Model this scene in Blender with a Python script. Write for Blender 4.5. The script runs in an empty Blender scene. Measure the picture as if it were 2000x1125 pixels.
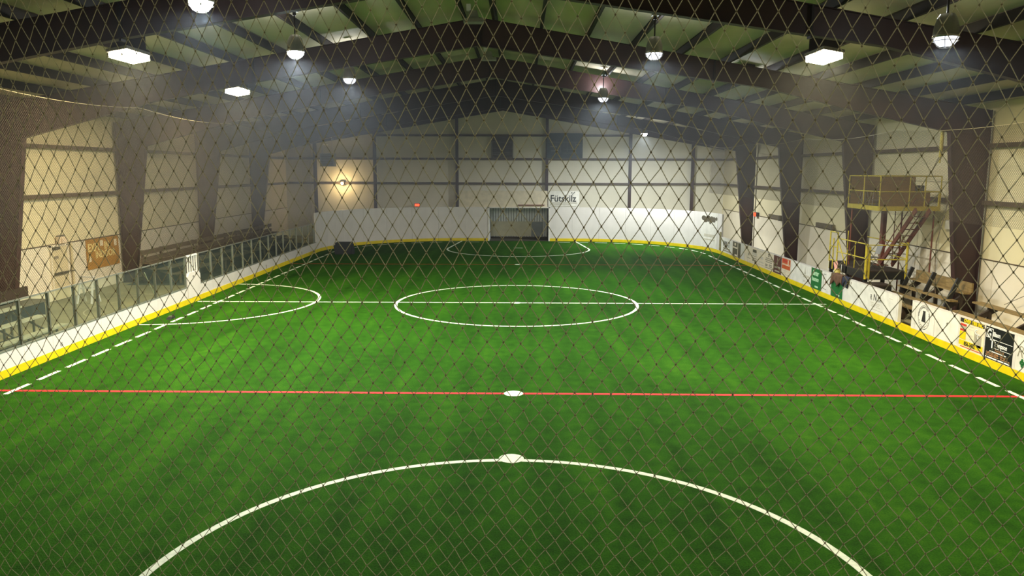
import bpy, math, random
import numpy as np
from mathutils import Matrix, Vector
random.seed(7); rng = np.random.default_rng(7)
R = math.radians
C = bpy.context.scene.collection
sc = bpy.context.scene

# ---------------------------------------------------------------- camera, world, exposure
def set_camera():
    f, pitch, yaw, roll, cx, cz = 1526.888, 0.149377, -0.01073, 0.002916, 0.1435, 5.0153
    cy, sy, cp, sp = math.cos(yaw), math.sin(yaw), math.cos(pitch), math.sin(pitch)
    fwd = Vector((sy*cp, cy*cp, -sp)); r0 = Vector((cy, -sy, 0)); u0 = r0.cross(fwd)
    c, s = math.cos(roll), math.sin(roll)
    right = c*r0 + s*u0; up = -s*r0 + c*u0
    cam = bpy.data.cameras.new('camera'); o = bpy.data.objects.new('camera', cam); C.objects.link(o)
    o.matrix_world = Matrix(((right.x, up.x, -fwd.x, cx), (right.y, up.y, -fwd.y, 0), (right.z, up.z, -fwd.z, cz), (0, 0, 0, 1)))
    cam.sensor_width = 36; cam.lens = f/2000*36; cam.clip_start = 0.05; cam.clip_end = 300
    cam.dof.use_dof = True; cam.dof.focus_distance = 14; cam.dof.aperture_fstop = 13
    sc.camera = o
set_camera()
w = bpy.data.worlds.new('world'); sc.world = w; w.use_nodes = True
w.node_tree.nodes['Background'].inputs[0].default_value = (0.02, 0.022, 0.025, 1)
w.node_tree.nodes['Background'].inputs[1].default_value = 0.3
sc.view_settings.view_transform = 'Standard'; sc.view_settings.look = 'None'
sc.view_settings.gamma = 1; sc.view_settings.use_curve_mapping = False
sc.view_settings.exposure = 0.08
cy_ = sc.cycles; cy_.max_bounces = 8; cy_.diffuse_bounces = 4; cy_.glossy_bounces = 2; cy_.transmission_bounces = 2; cy_.volume_bounces = 0; cy_.transparent_max_bounces = 12; cy_.adaptive_threshold = 0.02
LAMP_W = 1.5   # scale on every lamp of the hall

# ---------------------------------------------------------------- materials
def lin(c):
    return tuple(((v/255)/12.92 if v/255 <= 0.04045 else ((v/255+0.055)/1.055)**2.4) for v in c)
MATS = {}
def mat(name, rgb, rough=0.6, scale=3.0, amt=0.12, bump=0.0, bscale=30.0, metal=0.0, spec=0.3, stretch=None):
    m = bpy.data.materials.new(name); m.use_nodes = True; nt = m.node_tree; N = nt.nodes; L = nt.links
    b = N['Principled BSDF']; b.inputs['Roughness'].default_value = rough; b.inputs['Metallic'].default_value = metal
    b.inputs['Specular IOR Level'].default_value = spec
    g = N.new('ShaderNodeNewGeometry'); mp = N.new('ShaderNodeMapping'); L.new(g.outputs['Position'], mp.inputs['Vector'])
    if stretch: mp.inputs['Scale'].default_value = stretch
    t = N.new('ShaderNodeTexNoise'); t.inputs['Scale'].default_value = scale; t.inputs['Detail'].default_value = 5
    L.new(mp.outputs[0], t.inputs['Vector'])
    rp = N.new('ShaderNodeValToRGB'); c = lin(rgb)
    rp.color_ramp.elements[0].position = 0.3; rp.color_ramp.elements[1].position = 0.7
    rp.color_ramp.elements[0].color = tuple(v*(1-amt) for v in c)+(1,)
    rp.color_ramp.elements[1].color = tuple(min(1, v*(1+amt)) for v in c)+(1,)
    L.new(t.outputs['Fac'], rp.inputs['Fac']); L.new(rp.outputs['Color'], b.inputs['Base Color'])
    if bump:
        t2 = N.new('ShaderNodeTexNoise'); t2.inputs['Scale'].default_value = bscale; t2.inputs['Detail'].default_value = 3
        L.new(mp.outputs[0], t2.inputs['Vector'])
        bn = N.new('ShaderNodeBump'); bn.inputs['Strength'].default_value = bump; bn.inputs['Distance'].default_value = 0.02
        L.new(t2.outputs['Fac'], bn.inputs['Height']); L.new(bn.outputs[0], b.inputs['Normal'])
    MATS[name] = m; return m
def emit(name, rgb, strength):
    m = bpy.data.materials.new(name); m.use_nodes = True; nt = m.node_tree
    for n in list(nt.nodes): nt.nodes.remove(n)
    o = nt.nodes.new('ShaderNodeOutputMaterial'); e = nt.nodes.new('ShaderNodeEmission')
    e.inputs[0].default_value = lin(rgb)+(1,); e.inputs[1].default_value = strength
    nt.links.new(e.outputs[0], o.inputs[0]); MATS[name] = m; return m
mat('concrete', (138, 132, 100), 0.7, 0.6, 0.22, 0.1)
mat('steel_brown', (56, 36, 33), 0.5, 1.2, 0.25, 0.05, 8)
mat('steel_dark', (36, 27, 27), 0.55, 1.2, 0.2)
mat('girt', (84, 70, 52), 0.6, 2, 0.2)
mat('wall_white', (228, 216, 174), 0.6, 0.5, 0.06, 0.1, 1.2)
mat('wall_back_white', (222, 217, 194), 0.6, 0.5, 0.07, 0.1, 1.2)
mat('liner_white', (234, 223, 196), 0.5, 0.8, 0.05)
mat('roof_panel', (182, 170, 148), 0.7, 1.1, 0.16, 0.3, 4, stretch=(1, 0.25, 1))
mat('roof_deck', (60, 58, 50), 0.8)
mat('board_white', (204, 197, 188), 0.35, 1.5, 0.05, spec=0.5)
mat('kick_yellow', (212, 186, 20), 0.4, 3, 0.1)
mat('paint_white', (206, 212, 186), 0.8, 14, 0.14)
mat('paint_red', (186, 30, 34), 0.8, 14, 0.12)
mat('paint_faded', (170, 165, 135), 0.8, 5, 0.2)
mat('alu', (150, 152, 145), 0.35, 5, 0.1, metal=0.7)
mat('post_grey', (98, 98, 86), 0.45, 5, 0.12, metal=0.4)
mat('bleacher_alu', (178, 176, 152), 0.4, 5, 0.12, metal=0.3)
mat('wood', (124, 104, 64), 0.7, 3, 0.3, stretch=(8, 1, 8))
mat('wood_grey', (104, 92, 72), 0.75, 3, 0.25, stretch=(8, 1, 8))
mat('wood_dark', (54, 44, 34), 0.7, 4, 0.3)
mat('black_paint', (34, 33, 30), 0.5, 4, 0.25)
mat('yellow_rail', (176, 158, 46), 0.45, 6, 0.18)
mat('plywood', (112, 86, 40), 0.7, 2.5, 0.22, stretch=(1, 1, 5))
mat('stair_red', (104, 56, 40), 0.5, 4, 0.2)
mat('chair_grey', (120, 118, 112), 0.6)
mat('chrome', (200, 200, 198), 0.2, 5, 0.05, metal=0.9)
mat('cardboard', (176, 128, 52), 0.8, 4, 0.1)
mat('cream_print', (236, 214, 140), 0.8)
mat('paper', (228, 214, 180), 0.8)
mat('door_cream', (214, 200, 160), 0.5, 1.5, 0.06)
mat('lamp_box', (226, 206, 176), 0.4)
mat('reflector', (150, 148, 142), 0.35, 6, 0.08, metal=0.6)
mat('twine', (172, 170, 146), 0.7, 40, 0.2)
mat('knot', (104, 98, 74), 0.8, 40, 0.2)
mat('net_black', (64, 54, 40), 0.7)
mat('rope', (140, 132, 108), 0.7)
mat('ink', (38, 36, 32), 0.6)
mat('ink_soft', (140, 132, 112), 0.7)
mat('ink_faint', (186, 178, 158), 0.7)
mat('ink_white', (222, 220, 214), 0.6)
mat('ink_brown', (168, 124, 84), 0.6)
mat('ink_mint', (168, 204, 160), 0.6)
mat('ad_black', (26, 24, 28), 0.35)
mat('ad_maroon', (84, 48, 44), 0.4)
mat('ad_orange', (184, 82, 44), 0.4)
mat('ad_red', (176, 52, 44), 0.4)
mat('ad_green', (34, 98, 48), 0.4)
mat('ad_camo', (116, 106, 66), 0.6, 6, 0.5)
mat('ad_dark', (76, 68, 50), 0.5, 6, 0.3)
mat('ad_cream', (208, 194, 166), 0.5)
mat('ad_white', (212, 207, 194), 0.4)
mat('ad_grey', (158, 150, 130), 0.5, 20, 0.15)
mat('scoreboard', (44, 60, 66), 0.4, 5, 0.2)
mat('louver', (92, 88, 78), 0.5)
mat('heater', (118, 124, 122), 0.5)
mat('rubber_black', (30, 34, 36), 0.6)
mat('goal_grey', (214, 217, 214), 0.5, 3, 0.08)
mat('goal_beige', (190, 185, 158), 0.7, 2, 0.1)
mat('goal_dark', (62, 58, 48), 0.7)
mat('cloth_brown', (92, 66, 48), 0.9, 8, 0.25)
mat('cloth_navy', (42, 44, 58), 0.9, 8, 0.25)
mat('pad_cream', (206, 188, 96), 0.7, 6, 0.2)
mat('pad_pink', (220, 158, 140), 0.8)
mat('mat_rubber', (62, 66, 58), 0.8, 2, 0.25)
mat('pipe_white', (214, 214, 206), 0.4)
emit('lamp_white', (236, 244, 255), 30); emit('lamp_dim', (236, 240, 255), 2.2); emit('lamp_warm', (255, 238, 200), 34)
emit('wall_warm', (255, 206, 110), 26); emit('exit_red', (255, 52, 26), 5)

def glass_material():
    m = bpy.data.materials.new('glass_pane'); m.use_nodes = True; nt = m.node_tree; N = nt.nodes; L = nt.links
    for n in list(N): N.remove(n)
    o = N.new('ShaderNodeOutputMaterial'); mx = N.new('ShaderNodeMixShader'); t = N.new('ShaderNodeBsdfTransparent')
    p = N.new('ShaderNodeBsdfPrincipled'); p.inputs['Base Color'].default_value = (0.35, 0.42, 0.36, 1); p.inputs['Roughness'].default_value = 0.12
    t.inputs[0].default_value = (0.86, 0.9, 0.86, 1)
    g = N.new('ShaderNodeNewGeometry'); ns = N.new('ShaderNodeTexNoise'); ns.inputs['Scale'].default_value = 1.4; L.new(g.outputs['Position'], ns.inputs['Vector'])
    mr = N.new('ShaderNodeMapRange'); mr.inputs[3].default_value = 0.02; mr.inputs[4].default_value = 0.08; L.new(ns.outputs['Fac'], mr.inputs[0])
    L.new(mr.outputs[0], mx.inputs[0]); L.new(t.outputs[0], mx.inputs[1]); L.new(p.outputs[0], mx.inputs[2]); L.new(mx.outputs[0], o.inputs[0])
    MATS['glass'] = m
glass_material()

def turf_material():
    m = bpy.data.materials.new('turf'); m.use_nodes = True; nt = m.node_tree; N = nt.nodes; L = nt.links
    b = N['Principled BSDF']; b.inputs['Roughness'].default_value = 0.9; b.inputs['Specular IOR Level'].default_value = 0.04
    g = N.new('ShaderNodeNewGeometry')
    def noise(scale, detail, sx=1, sy=1, rot=0):
        mp = N.new('ShaderNodeMapping'); mp.inputs['Scale'].default_value = (sx, sy, 1); mp.inputs['Rotation'].default_value = (0, 0, rot)
        L.new(g.outputs['Position'], mp.inputs['Vector'])
        t = N.new('ShaderNodeTexNoise'); t.inputs['Scale'].default_value = scale; t.inputs['Detail'].default_value = detail
        L.new(mp.outputs[0], t.inputs['Vector']); return t.outputs['Fac']
    def math_(op, a, bb):
        n = N.new('ShaderNodeMath'); n.operation = op
        for i, v in enumerate((a, bb)):
            if isinstance(v, (int, float)): n.inputs[i].default_value = v
            else: L.new(v, n.inputs[i])
        return n.outputs[0]
    broad = noise(0.22, 3); streak = noise(1.0, 4, 1.6, 0.12); fine = noise(38, 4, 1, 1); mid = noise(3.5, 5)
    s = math_('ADD', math_('MULTIPLY', broad, 0.18), math_('MULTIPLY', streak, 0.26))
    s = math_('ADD', s, math_('MULTIPLY', mid, 0.24)); s = math_('ADD', s, math_('MULTIPLY', fine, 0.34))
    s = math_('SUBTRACT', s, 0.01)
    rp = N.new('ShaderNodeValToRGB'); e = rp.color_ramp.elements
    e[0].position = 0.36; e[0].color = lin((17, 42, 5))+(1,); e[1].position = 0.68; e[1].color = lin((58, 98, 16))+(1,)
    k = e.new(0.52); k.color = lin((35, 75, 9))+(1,)
    L.new(s, rp.inputs['Fac']); L.new(rp.outputs[0], b.inputs['Base Color'])
    bn = N.new('ShaderNodeBump'); bn.inputs['Strength'].default_value = 0.6; bn.inputs['Distance'].default_value = 0.03
    L.new(fine, bn.inputs['Height']); L.new(bn.outputs[0], b.inputs['Normal'])
    MATS['turf'] = m
turf_material()

# ---------------------------------------------------------------- mesh helpers
def wloc(o):
    v = Vector((0, 0, 0))
    while o is not None: v += o.location; o = o.parent
    return v
class MB:
    def __init__(s): s.v = []; s.f = []
    def add(s, vs, fs):
        n = len(s.v); s.v += [tuple(v) for v in vs]; s.f += [tuple(i+n for i in f) for f in fs]; return s
    def box(s, x0, x1, y0, y1, z0, z1):
        return s.add([(x0,y0,z0),(x1,y0,z0),(x1,y1,z0),(x0,y1,z0),(x0,y0,z1),(x1,y0,z1),(x1,y1,z1),(x0,y1,z1)],
                     [(0,3,2,1),(4,5,6,7),(0,1,5,4),(1,2,6,5),(2,3,7,6),(3,0,4,7)])
    def bar(s, p, q, w, h, up=(0,0,1)):          # rectangular bar between two points, w sideways, h along up
        p = Vector(p); q = Vector(q); d = (q-p).normalized(); u = Vector(up)
        if abs(d.dot(u)) > 0.98: u = Vector((0,1,0))
        a = d.cross(u).normalized()*w/2; b = a.cross(d).normalized()*h/2
        vs = [p-a-b, p+a-b, p+a+b, p-a+b, q-a-b, q+a-b, q+a+b, q-a+b]
        return s.add(vs, [(0,3,2,1),(4,5,6,7),(0,1,5,4),(1,2,6,5),(2,3,7,6),(3,0,4,7)])
    def tube(s, pts, r, n=8):
        pts = [Vector(p) for p in pts]; rings = []
        for i, p in enumerate(pts):
            d = (pts[min(i+1, len(pts)-1)]-pts[max(i-1, 0)]).normalized()
            u = Vector((0,0,1)) if abs(d.z) < 0.95 else Vector((0,1,0))
            a = d.cross(u).normalized(); b = a.cross(d)
            rings.append([p+(a*math.cos(t)+b*math.sin(t))*r for t in [2*math.pi*k/n for k in range(n)]])
        vs = [v for rg in rings for v in rg]; fs = []
        for i in range(len(pts)-1):
            for k in range(n): fs.append((i*n+k, i*n+(k+1)%n, (i+1)*n+(k+1)%n, (i+1)*n+k))
        fs.append(tuple(range(n-1, -1, -1))); fs.append(tuple((len(pts)-1)*n+k for k in range(n)))
        return s.add(vs, fs)
    def lathe(s, prof, c, n=20, tilt=None):      # profile of (radius, z) around a vertical axis through c
        vs = []; fs = []
        for r, z in prof:
            for k in range(n):
                t = 2*math.pi*k/n; p = Vector((r*math.cos(t), r*math.sin(t), z))
                if tilt: p = tilt @ p
                vs.append(p+Vector(c))
        for i in range(len(prof)-1):
            for k in range(n): fs.append((i*n+k, i*n+(k+1)%n, (i+1)*n+(k+1)%n, (i+1)*n+k))
        if prof[0][0] > 1e-4: fs.append(tuple(range(n-1, -1, -1)))
        if prof[-1][0] > 1e-4: fs.append(tuple((len(prof)-1)*n+k for k in range(n)))
        return s.add(vs, fs)
    def prism(s, poly, axis, a, b):              # 2-D polygon extruded along an axis from a to b
        def P(u, v, t): return {'x': (t,u,v), 'y': (u,t,v), 'z': (u,v,t)}[axis]
        n = len(poly); vs = [P(u,v,a) for u,v in poly]+[P(u,v,b) for u,v in poly]
        fs = [tuple(range(n)), tuple(range(2*n-1, n-1, -1))]+[(i, i+n, (i+1)%n+n, (i+1)%n) for i in range(n)]
        return s.add(vs, fs)
    def build(s, name, m, parent=None, smooth=False, kind=None):
        c = Vector((0,0,0))
        if s.v:
            a = np.array(s.v); c = Vector(((a.min(0)+a.max(0))/2).tolist())
        me = bpy.data.meshes.new(name); me.from_pydata([tuple(Vector(v)-c) for v in s.v], [], s.f); me.update()
        import bmesh
        bm = bmesh.new(); bm.from_mesh(me); bmesh.ops.recalc_face_normals(bm, faces=bm.faces); bm.to_mesh(me); bm.free()
        me.materials.append(MATS[m])
        if smooth:
            for p in me.polygons: p.use_smooth = True
        o = bpy.data.objects.new(name, me); C.objects.link(o)
        if parent is not None: o.parent = parent; o.location = c-wloc(parent)
        else: o.location = c
        if kind: o['kind'] = kind
        return o
def tag(o, label=None, cat=None, group=None, kind=None):
    if label: o['label'] = label
    if cat: o['category'] = cat
    if group: o['group'] = group
    if kind: o['kind'] = kind
    return o
def thing(name, loc, label, cat, group=None, kind=None):
    o = bpy.data.objects.new(name, None); C.objects.link(o); o.location = loc; o.empty_display_size = 0.2
    return tag(o, label, cat, group, kind)
def inst(o, d=(0,0,0)):                          # a copy of one mesh object, same parent, moved by d
    c = o.copy(); C.objects.link(c); c.location = o.location+Vector(d); return c
def copy_tree(o, parent=None):
    c = o.copy(); C.objects.link(c); c.parent = parent
    for ch in list(o.children): copy_tree(ch, c)
    return c
ROT_RIGHT = (R(90), 0, R(-90)); ROT_LEFT = (R(90), 0, R(90)); ROT_BACK = (R(90), 0, 0)
def text(s, loc, size, m, rot, parent, sx=1.0, name='lettering', align='LEFT', bold=0.0, shear=0.0):
    cu = bpy.data.curves.new(name, 'FONT'); cu.body = s; cu.size = size; cu.align_x = align; cu.extrude = 0.0015
    cu.offset = bold; cu.shear = shear; cu.resolution_u = 2; cu.materials.append(MATS[m])
    tmp = bpy.data.objects.new('tmp_text', cu); me = bpy.data.meshes.new_from_object(tmp); bpy.data.objects.remove(tmp); bpy.data.curves.remove(cu)
    me.materials.clear(); me.materials.append(MATS[m])
    o = bpy.data.objects.new(name, me); C.objects.link(o); o.parent = parent
    o.location = Vector(loc)-wloc(parent); o.rotation_euler = rot; o.scale = (sx, 1, 1); return o

# ---------------------------------------------------------------- building dimensions
XL, XR = -17.67, 15.45          # outer faces of the frame columns
XC = -1.22                      # ridge
ZT, SL = 9.87, 0.172            # top of the rafters at the ridge, roof slope
FR = [9.1, 17.65, 26.2, 34.75, 43.3, 51.85]
YB = 60.0
def ztop(x): return ZT-SL*abs(x-XC)
W = 12.33; YG = 56.0; RC = 8.5; YM = 29.5

# ---------------------------------------------------------------- floors and painted lines
floor = MB().box(XL-0.3, XR+0.3, -4, YB+0.3, -0.3, -0.02).build('floor', 'concrete'); tag(floor, 'olive grey concrete floor around the pitch', 'floor', kind='structure')
def arc(cx, cy, r, a0, a1, n): return [(cx+r*math.cos(a0+(a1-a0)*i/n), cy+r*math.sin(a0+(a1-a0)*i/n)) for i in range(n+1)]
outline = [(-W, 2), (W, 2)]+[(W, YG-RC)]+arc(W-RC, YG-RC, RC, 0, math.pi/2, 20)+arc(-W+RC, YG-RC, RC, math.pi/2, math.pi, 20)
turf = MB().prism(outline, 'z', -0.05, 0.0).build('floor_turf', 'turf'); tag(turf, 'green artificial turf pitch with white and red lines', 'turf', kind='structure')
def stripe(pts, wd, z0=0.001, z1=0.004, closed=False):
    mb = MB(); n = len(pts); P = [Vector((p[0], p[1], 0)) for p in pts]; L_ = []; R_ = []
    for i in range(n):
        a = P[(i-1) % n] if (closed or i > 0) else P[i]; b = P[(i+1) % n] if (closed or i < n-1) else P[i]
        d = (b-a).normalized(); nrm = Vector((-d.y, d.x, 0))*wd/2
        L_.append(P[i]+nrm); R_.append(P[i]-nrm)
    vs = [(p.x, p.y, z1) for p in L_]+[(p.x, p.y, z1) for p in R_]+[(p.x, p.y, z0) for p in L_]+[(p.x, p.y, z0) for p in R_]
    fs = []
    for i in range(n if closed else n-1):
        j = (i+1) % n
        fs += [(i, n+i, n+j, j), (2*n+i, i, j, 2*n+j), (n+i, 3*n+i, 3*n+j, n+j)]
    return mb.add(vs, fs)
LW = 0.115
def mark(name, pts, m='paint_white', wd=LW, closed=False, z=0.004): return stripe(pts, wd, 0.0005, z, closed).build(name, m, turf)
mark('halfway_line', [(-12.25, YM), (11.8, YM)])
mark('centre_circle', arc(0, YM, 4.57, 0, 2*math.pi*(1-1/96), 95), closed=True, z=0.005)
mark('red_line', [(-12.3, 17.2), (12.3, 17.2)], 'paint_red', 0.13)
mark('red_line', [(-12.3, 41.8), (12.3, 41.8)], 'paint_red', 0.035)
mark('bench_arc', arc(-12.3, YM, 4.6, -math.pi/2, math.pi/2, 48), z=0.005)
mark('goal_arc', [(-4.3, 3.0), (-4.57, 8.5)]+arc(0, 8.5, 4.57, math.pi, 0, 64)+[(4.3, 3.0)])
fa = arc(0, 50.35, 4.57, math.pi, 2*math.pi, 64)
mark('goal_arc', [(-4.05, 55.9)]+fa+[(4.05, 55.9)])
def spot(x, y, r=0.19, sy=1.0):
    return MB().prism([(x+r*math.cos(t), y+r*sy*math.sin(t)) for t in [2*math.pi*k/20 for k in range(20)]], 'z', 0.0005, 0.0065).build('spot_mark', 'paint_white', turf)
for y in (13.15, 17.2, YM, 41.8): spot(0, y, 0.22 if y < 20 else 0.17)
MB().box(-0.3, 0.3, 50.8, 50.9, 0.0005, 0.006).build('spot_mark', 'paint_white', turf)
# dashed touch line, 0.9 m inside the boards: straight sides, then the corners
inner = W-0.9; rc = RC-0.9
d0 = MB().box(-LW/2, LW/2, -0.435, 0.435, 0.0005, 0.0045).build('dash_mark', 'paint_white', turf)
first = True
def put_dash(x, y, a):
    global first
    o = d0 if first else inst(d0)
    first = False
    o.location = Vector((x, y, 0.0025))-wloc(turf); o.rotation_euler = (0, 0, a)
path = []
step = 1.21; y = 9.0
ys = [17.34+step*k for k in range(-6, 26)]
for yy in ys:
    if yy < YG-RC-0.2: put_dash(-inner, yy, random.uniform(-0.01, 0.01))
for yy in [18.45+step*k for k in range(-7, 25)]:
    if yy < YG-RC-0.2: put_dash(inner, yy, random.uniform(-0.01, 0.01))
na = int(rc*math.pi/2/step)
for sx in (-1, 1):
    for k in range(na):
        t = (k+0.5)/na*math.pi/2
        put_dash(sx*(W-RC+rc*math.cos(t)), YG-RC+rc*math.sin(t), sx*t)
    for k in range(1): put_dash(sx*(3.2-step*k), YG-0.9, R(90))
# faded court lines on the concrete walkway
def wl(pts, wd=0.05): return stripe(pts, wd, -0.019, -0.016).build('painted_line', 'paint_faded', floor)
wl(arc(-13.2, 28.2, 2.4, R(150), R(260), 20)); wl([(-17.3, 31.6), (-12.6, 31.2)]); wl([(-16.9, 29.4), (-12.6, 33.5)]); wl([(-15.6, 28.9), (-16.9, 29.6)])
MB().box(-17.2, -12.5, 33.8, 54, -0.02, -0.012).build('rubber_mat', 'mat_rubber', floor)

# ---------------------------------------------------------------- walls, ceiling, frames
def wall(name, mb, m, label):
    o = mb.build(name, m); return tag(o, label, 'wall', kind='structure')
zl = ztop(XL)+0.32; zr = ztop(XR)+0.32
wall_l = wall('wall_left', MB().box(XL-0.35, XL-0.13, -4, YB+0.2, -0.3, zl), 'wall_white', 'cream insulated steel wall on the left side')
wall_r = wall('wall_right', MB().box(XR+0.13, XR+0.35, -4, YB+0.2, -0.3, zr), 'wall_white', 'cream insulated steel wall on the right side')
gable = [(XL-0.35, -0.3), (XR+0.35, -0.3), (XR+0.35, zr), (XC, ZT+0.38), (XL-0.35, zl)]
wall_b = wall('wall_back', MB().prism(gable, 'y', YB+0.2, YB+0.4), 'wall_back_white', 'pale gable wall at the far end of the hall')
wall_f = wall('wall_front', MB().prism(gable, 'y', -4.2, -4.0), 'wall_white', 'pale gable wall behind the viewer')
def slope_slab(x0, x1, y0, y1, zo, th):
    return MB().add([(x0, y0, ztop(x0)+zo), (x1, y0, ztop(x1)+zo), (x1, y1, ztop(x1)+zo), (x0, y1, ztop(x0)+zo),
                     (x0, y0, ztop(x0)+zo+th), (x1, y0, ztop(x1)+zo+th), (x1, y1, ztop(x1)+zo+th), (x0, y1, ztop(x0)+zo+th)],
                    [(0,3,2,1),(4,5,6,7),(0,1,5,4),(1,2,6,5),(2,3,7,6),(3,0,4,7)])
ceil = thing('ceiling', (XC, 28, ZT), 'shallow pitched roof with pale panels between dark purlins', 'ceiling', kind='structure')
for (a, b) in ((XL-0.4, XC), (XC, XR+0.4)): slope_slab(a, b, -4.2, YB+0.4, 0.33, 0.1).build('roof_deck', 'roof_deck', ceil)
PUR = {-1: [XC-0.5-1.524*k for k in range(11)], 1: [XC+0.5+1.524*k for k in range(11)]}
bays = [(-4.0, FR[0])]+list(zip(FR, FR[1:]+[YB+0.15]))
for sx in (-1, 1):
    xs = PUR[sx]; edge = XL-0.1 if sx < 0 else XR+0.1
    for bi, (y0, y1) in enumerate(bays):
        ym = y0+(y1-y0)*0.46
        for k in range(-1, len(xs)):
            a = xs[k]+sx*0.03 if k >= 0 else XC
            b = (xs[k+1]-sx*0.03) if k+1 < len(xs) else edge
            lo, hi = min(a, b), max(a, b)
            if bi == 0: slope_slab(lo, hi, y0, y1, 0.275, 0.03).build('roof_panel', 'roof_panel', ceil); continue
            slope_slab(lo, hi, y0, ym-0.012, 0.275, 0.03).build('roof_panel', 'roof_panel', ceil)
            slope_slab(lo, hi, ym+0.012, y1, 0.275, 0.03).build('roof_panel', 'roof_panel', ceil)
    # purlins: one Z section per bay
    for bi, (y0, y1) in enumerate(bays):
        for k, x in enumerate(xs):
            z = ztop(x); q = 0.075*sx
            MB().box(x-0.008, x+0.008, y0, y1, z+0.0, z+0.272).box(min(x, x-q), max(x, x-q), y0, y1, z+0.0, z+0.012).box(min(x, x+q), max(x, x+q), y0, y1, z+0.26, z+0.272).build('purlin', 'steel_dark', ceil)

def portal(y, label):
    t = thing('portal_frame', (XC, y, 0), label, 'frame', 'steel portal frames across the hall', 'structure')
    FW = 0.11
    for sx, xo, xb, xk, zk in ((-1, XL, XL+0.5, XL+1.34, 6.03), (1, XR, XR-0.6, XR-1.31, 6.3)):
        zo = ztop(xo); m = MB()
        m.prism([(xo, 0), (xb, 0), (xk, zk), (xk, ztop(xk)), (xo, zo)], 'y', y-0.008, y+0.008)                       # web
        m.bar((xo-sx*0.008, y, 0), (xo-sx*0.008, y, zo), 2*FW, 0.016, (1, 0, 0)); m.bar((xb, y, 0), (xk, y, zk), 2*FW, 0.02, (1, 0, 0))
        m.box(min(xo, xb)-0.04, max(xo, xb)+0.04, y-0.16, y+0.16, -0.02, 0.025)
        m.build('column', 'steel_brown', t)
        zr_ = 9.0; m = MB()
        prof = [(xk, zk), (-12.0, 7.2), (-8.5, 7.86), (XC, zr_)] if sx < 0 else [(xk, zk), (11.0, 6.98), (8.0, 7.7), (XC, zr_)]
        for (xa, za), (xb2, zb) in zip(prof, prof[1:]):
            m.prism([(xa, za), (xb2, zb), (xb2, ztop(xb2)), (xa, ztop(xa))], 'y', y-0.008, y+0.008)
            m.bar((xa, y, za), (xb2, y, zb), 2*FW, 0.02); m.bar((xa, y, ztop(xa)-0.008), (xb2, y, ztop(xb2)-0.008), 2*FW, 0.016)
        m.build('rafter', 'steel_brown', t)
        xm, zm = (-8.6, 7.84) if sx < 0 else (6.4, 7.92)
        MB().box(xm-0.025, xm+0.025, y-FW, y+FW, zm-0.06, ztop(xm)-0.01).build('splice_plate', 'steel_dark', t)
        MB().box(min(xk, xo), max(xk, xo), y-FW+0.01, y+FW-0.01, zk-0.01, zk+0.01).build('stiffener', 'steel_brown', t)
    MB().box(XC-0.025, XC+0.025, y-FW, y+FW, 8.94, ZT).build('splice_plate', 'steel_dark', t)
names = ['nearest the viewer, mostly above the picture', 'second from the viewer, crossing the top corners', 'third from the viewer, its left column at the left picture edge',
         'fourth from the viewer, its right column behind the scorer tower', 'fifth from the viewer', 'farthest, just before the end wall']
for y, n in zip(FR, names): portal(y, 'brown steel portal frame '+n)

# girts along the side walls, one per bay and height
for sx, xo, wl_ in ((-1, XL, wall_l), (1, XR, wall_r)):
    base = None
    for (y0, y1) in zip([0.55]+FR, FR+[YB]):
        for z in (4.0, 5.85):
            m = MB(); xi = xo-sx*0.12; xj = xo-sx*(-0.1)
            a, b = min(xo-sx*0.1, xo+sx*0.12), max(xo-sx*0.1, xo+sx*0.12)
            m.box(a, b, y0+0.12, y1-0.12, z-0.07, z-0.055).box(a if sx < 0 else a, b, y0+0.12, y1-0.12, z+0.055, z+0.07)
            m.box(xo-sx*0.1-0.008, xo-sx*0.1+0.008, y0+0.12, y1-0.12, z-0.07, z+0.07)
            m.build('girt', 'girt', wl_)
    # white lower liner panels, 2.44 m wide
    yy = -3.8
    while yy < YB-0.1:
        y1 = min(yy+2.44, YB-0.02)
        xw = xo+sx*0.11
        MB().box(min(xw, xw+sx*0.03), max(xw, xw+sx*0.03), yy+0.006, y1-0.006, 0.0, 2.13).build('liner_panel', 'liner_white', wl_)
        yy += 2.44
    xw = xo+sx*0.1
    MB().box(xw-0.02, xw+0.02, -3.8, YB-0.02, 2.13, 2.16).build('trim_strip', 'girt', wl_)
# end wall columns and girts
for x in (-15.5, -10.95, -4.7, 2.12, 8.42, 13.15):
    z1 = ztop(x)-0.02
    MB().box(x-0.1, x+0.1, YB-0.16, YB-0.145, 0, z1).box(x-0.1, x+0.1, YB+0.13, YB+0.145, 0, z1).box(x-0.008, x+0.008, YB-0.15, YB+0.14, 0, z1).build('wind_column', 'steel_brown', wall_b)
cols = [XL, -15.5, -10.95, -4.7, 2.12, 8.42, 13.15, XR]
for a, b in zip(cols, cols[1:]):
    for z in (4.02, 5.86, 7.62):
        if min(ztop(a), ztop(b)) < z+0.1: continue
        MB().box(a+0.1, b-0.1, YB-0.02, YB+0.16, z-0.075, z-0.06).box(a+0.1, b-0.1, YB-0.02, YB, z-0.075, z+0.075).box(a+0.1, b-0.1, YB-0.02, YB+0.16, z+0.06, z+0.075).build('girt', 'girt', wall_b)
# rafter of the end frame
for sx, xe in ((-1, XL), (1, XR)):
    MB().prism([(XC, ZT), (XC, ZT-0.42), (xe, ztop(xe)-0.42), (xe, ztop(xe))], 'y', YB-0.1, YB-0.08).bar((XC, YB-0.09, ZT-0.42), (xe, YB-0.09, ztop(xe)-0.42), 0.2, 0.02).build('end_rafter', 'steel_brown', wall_b)

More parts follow.
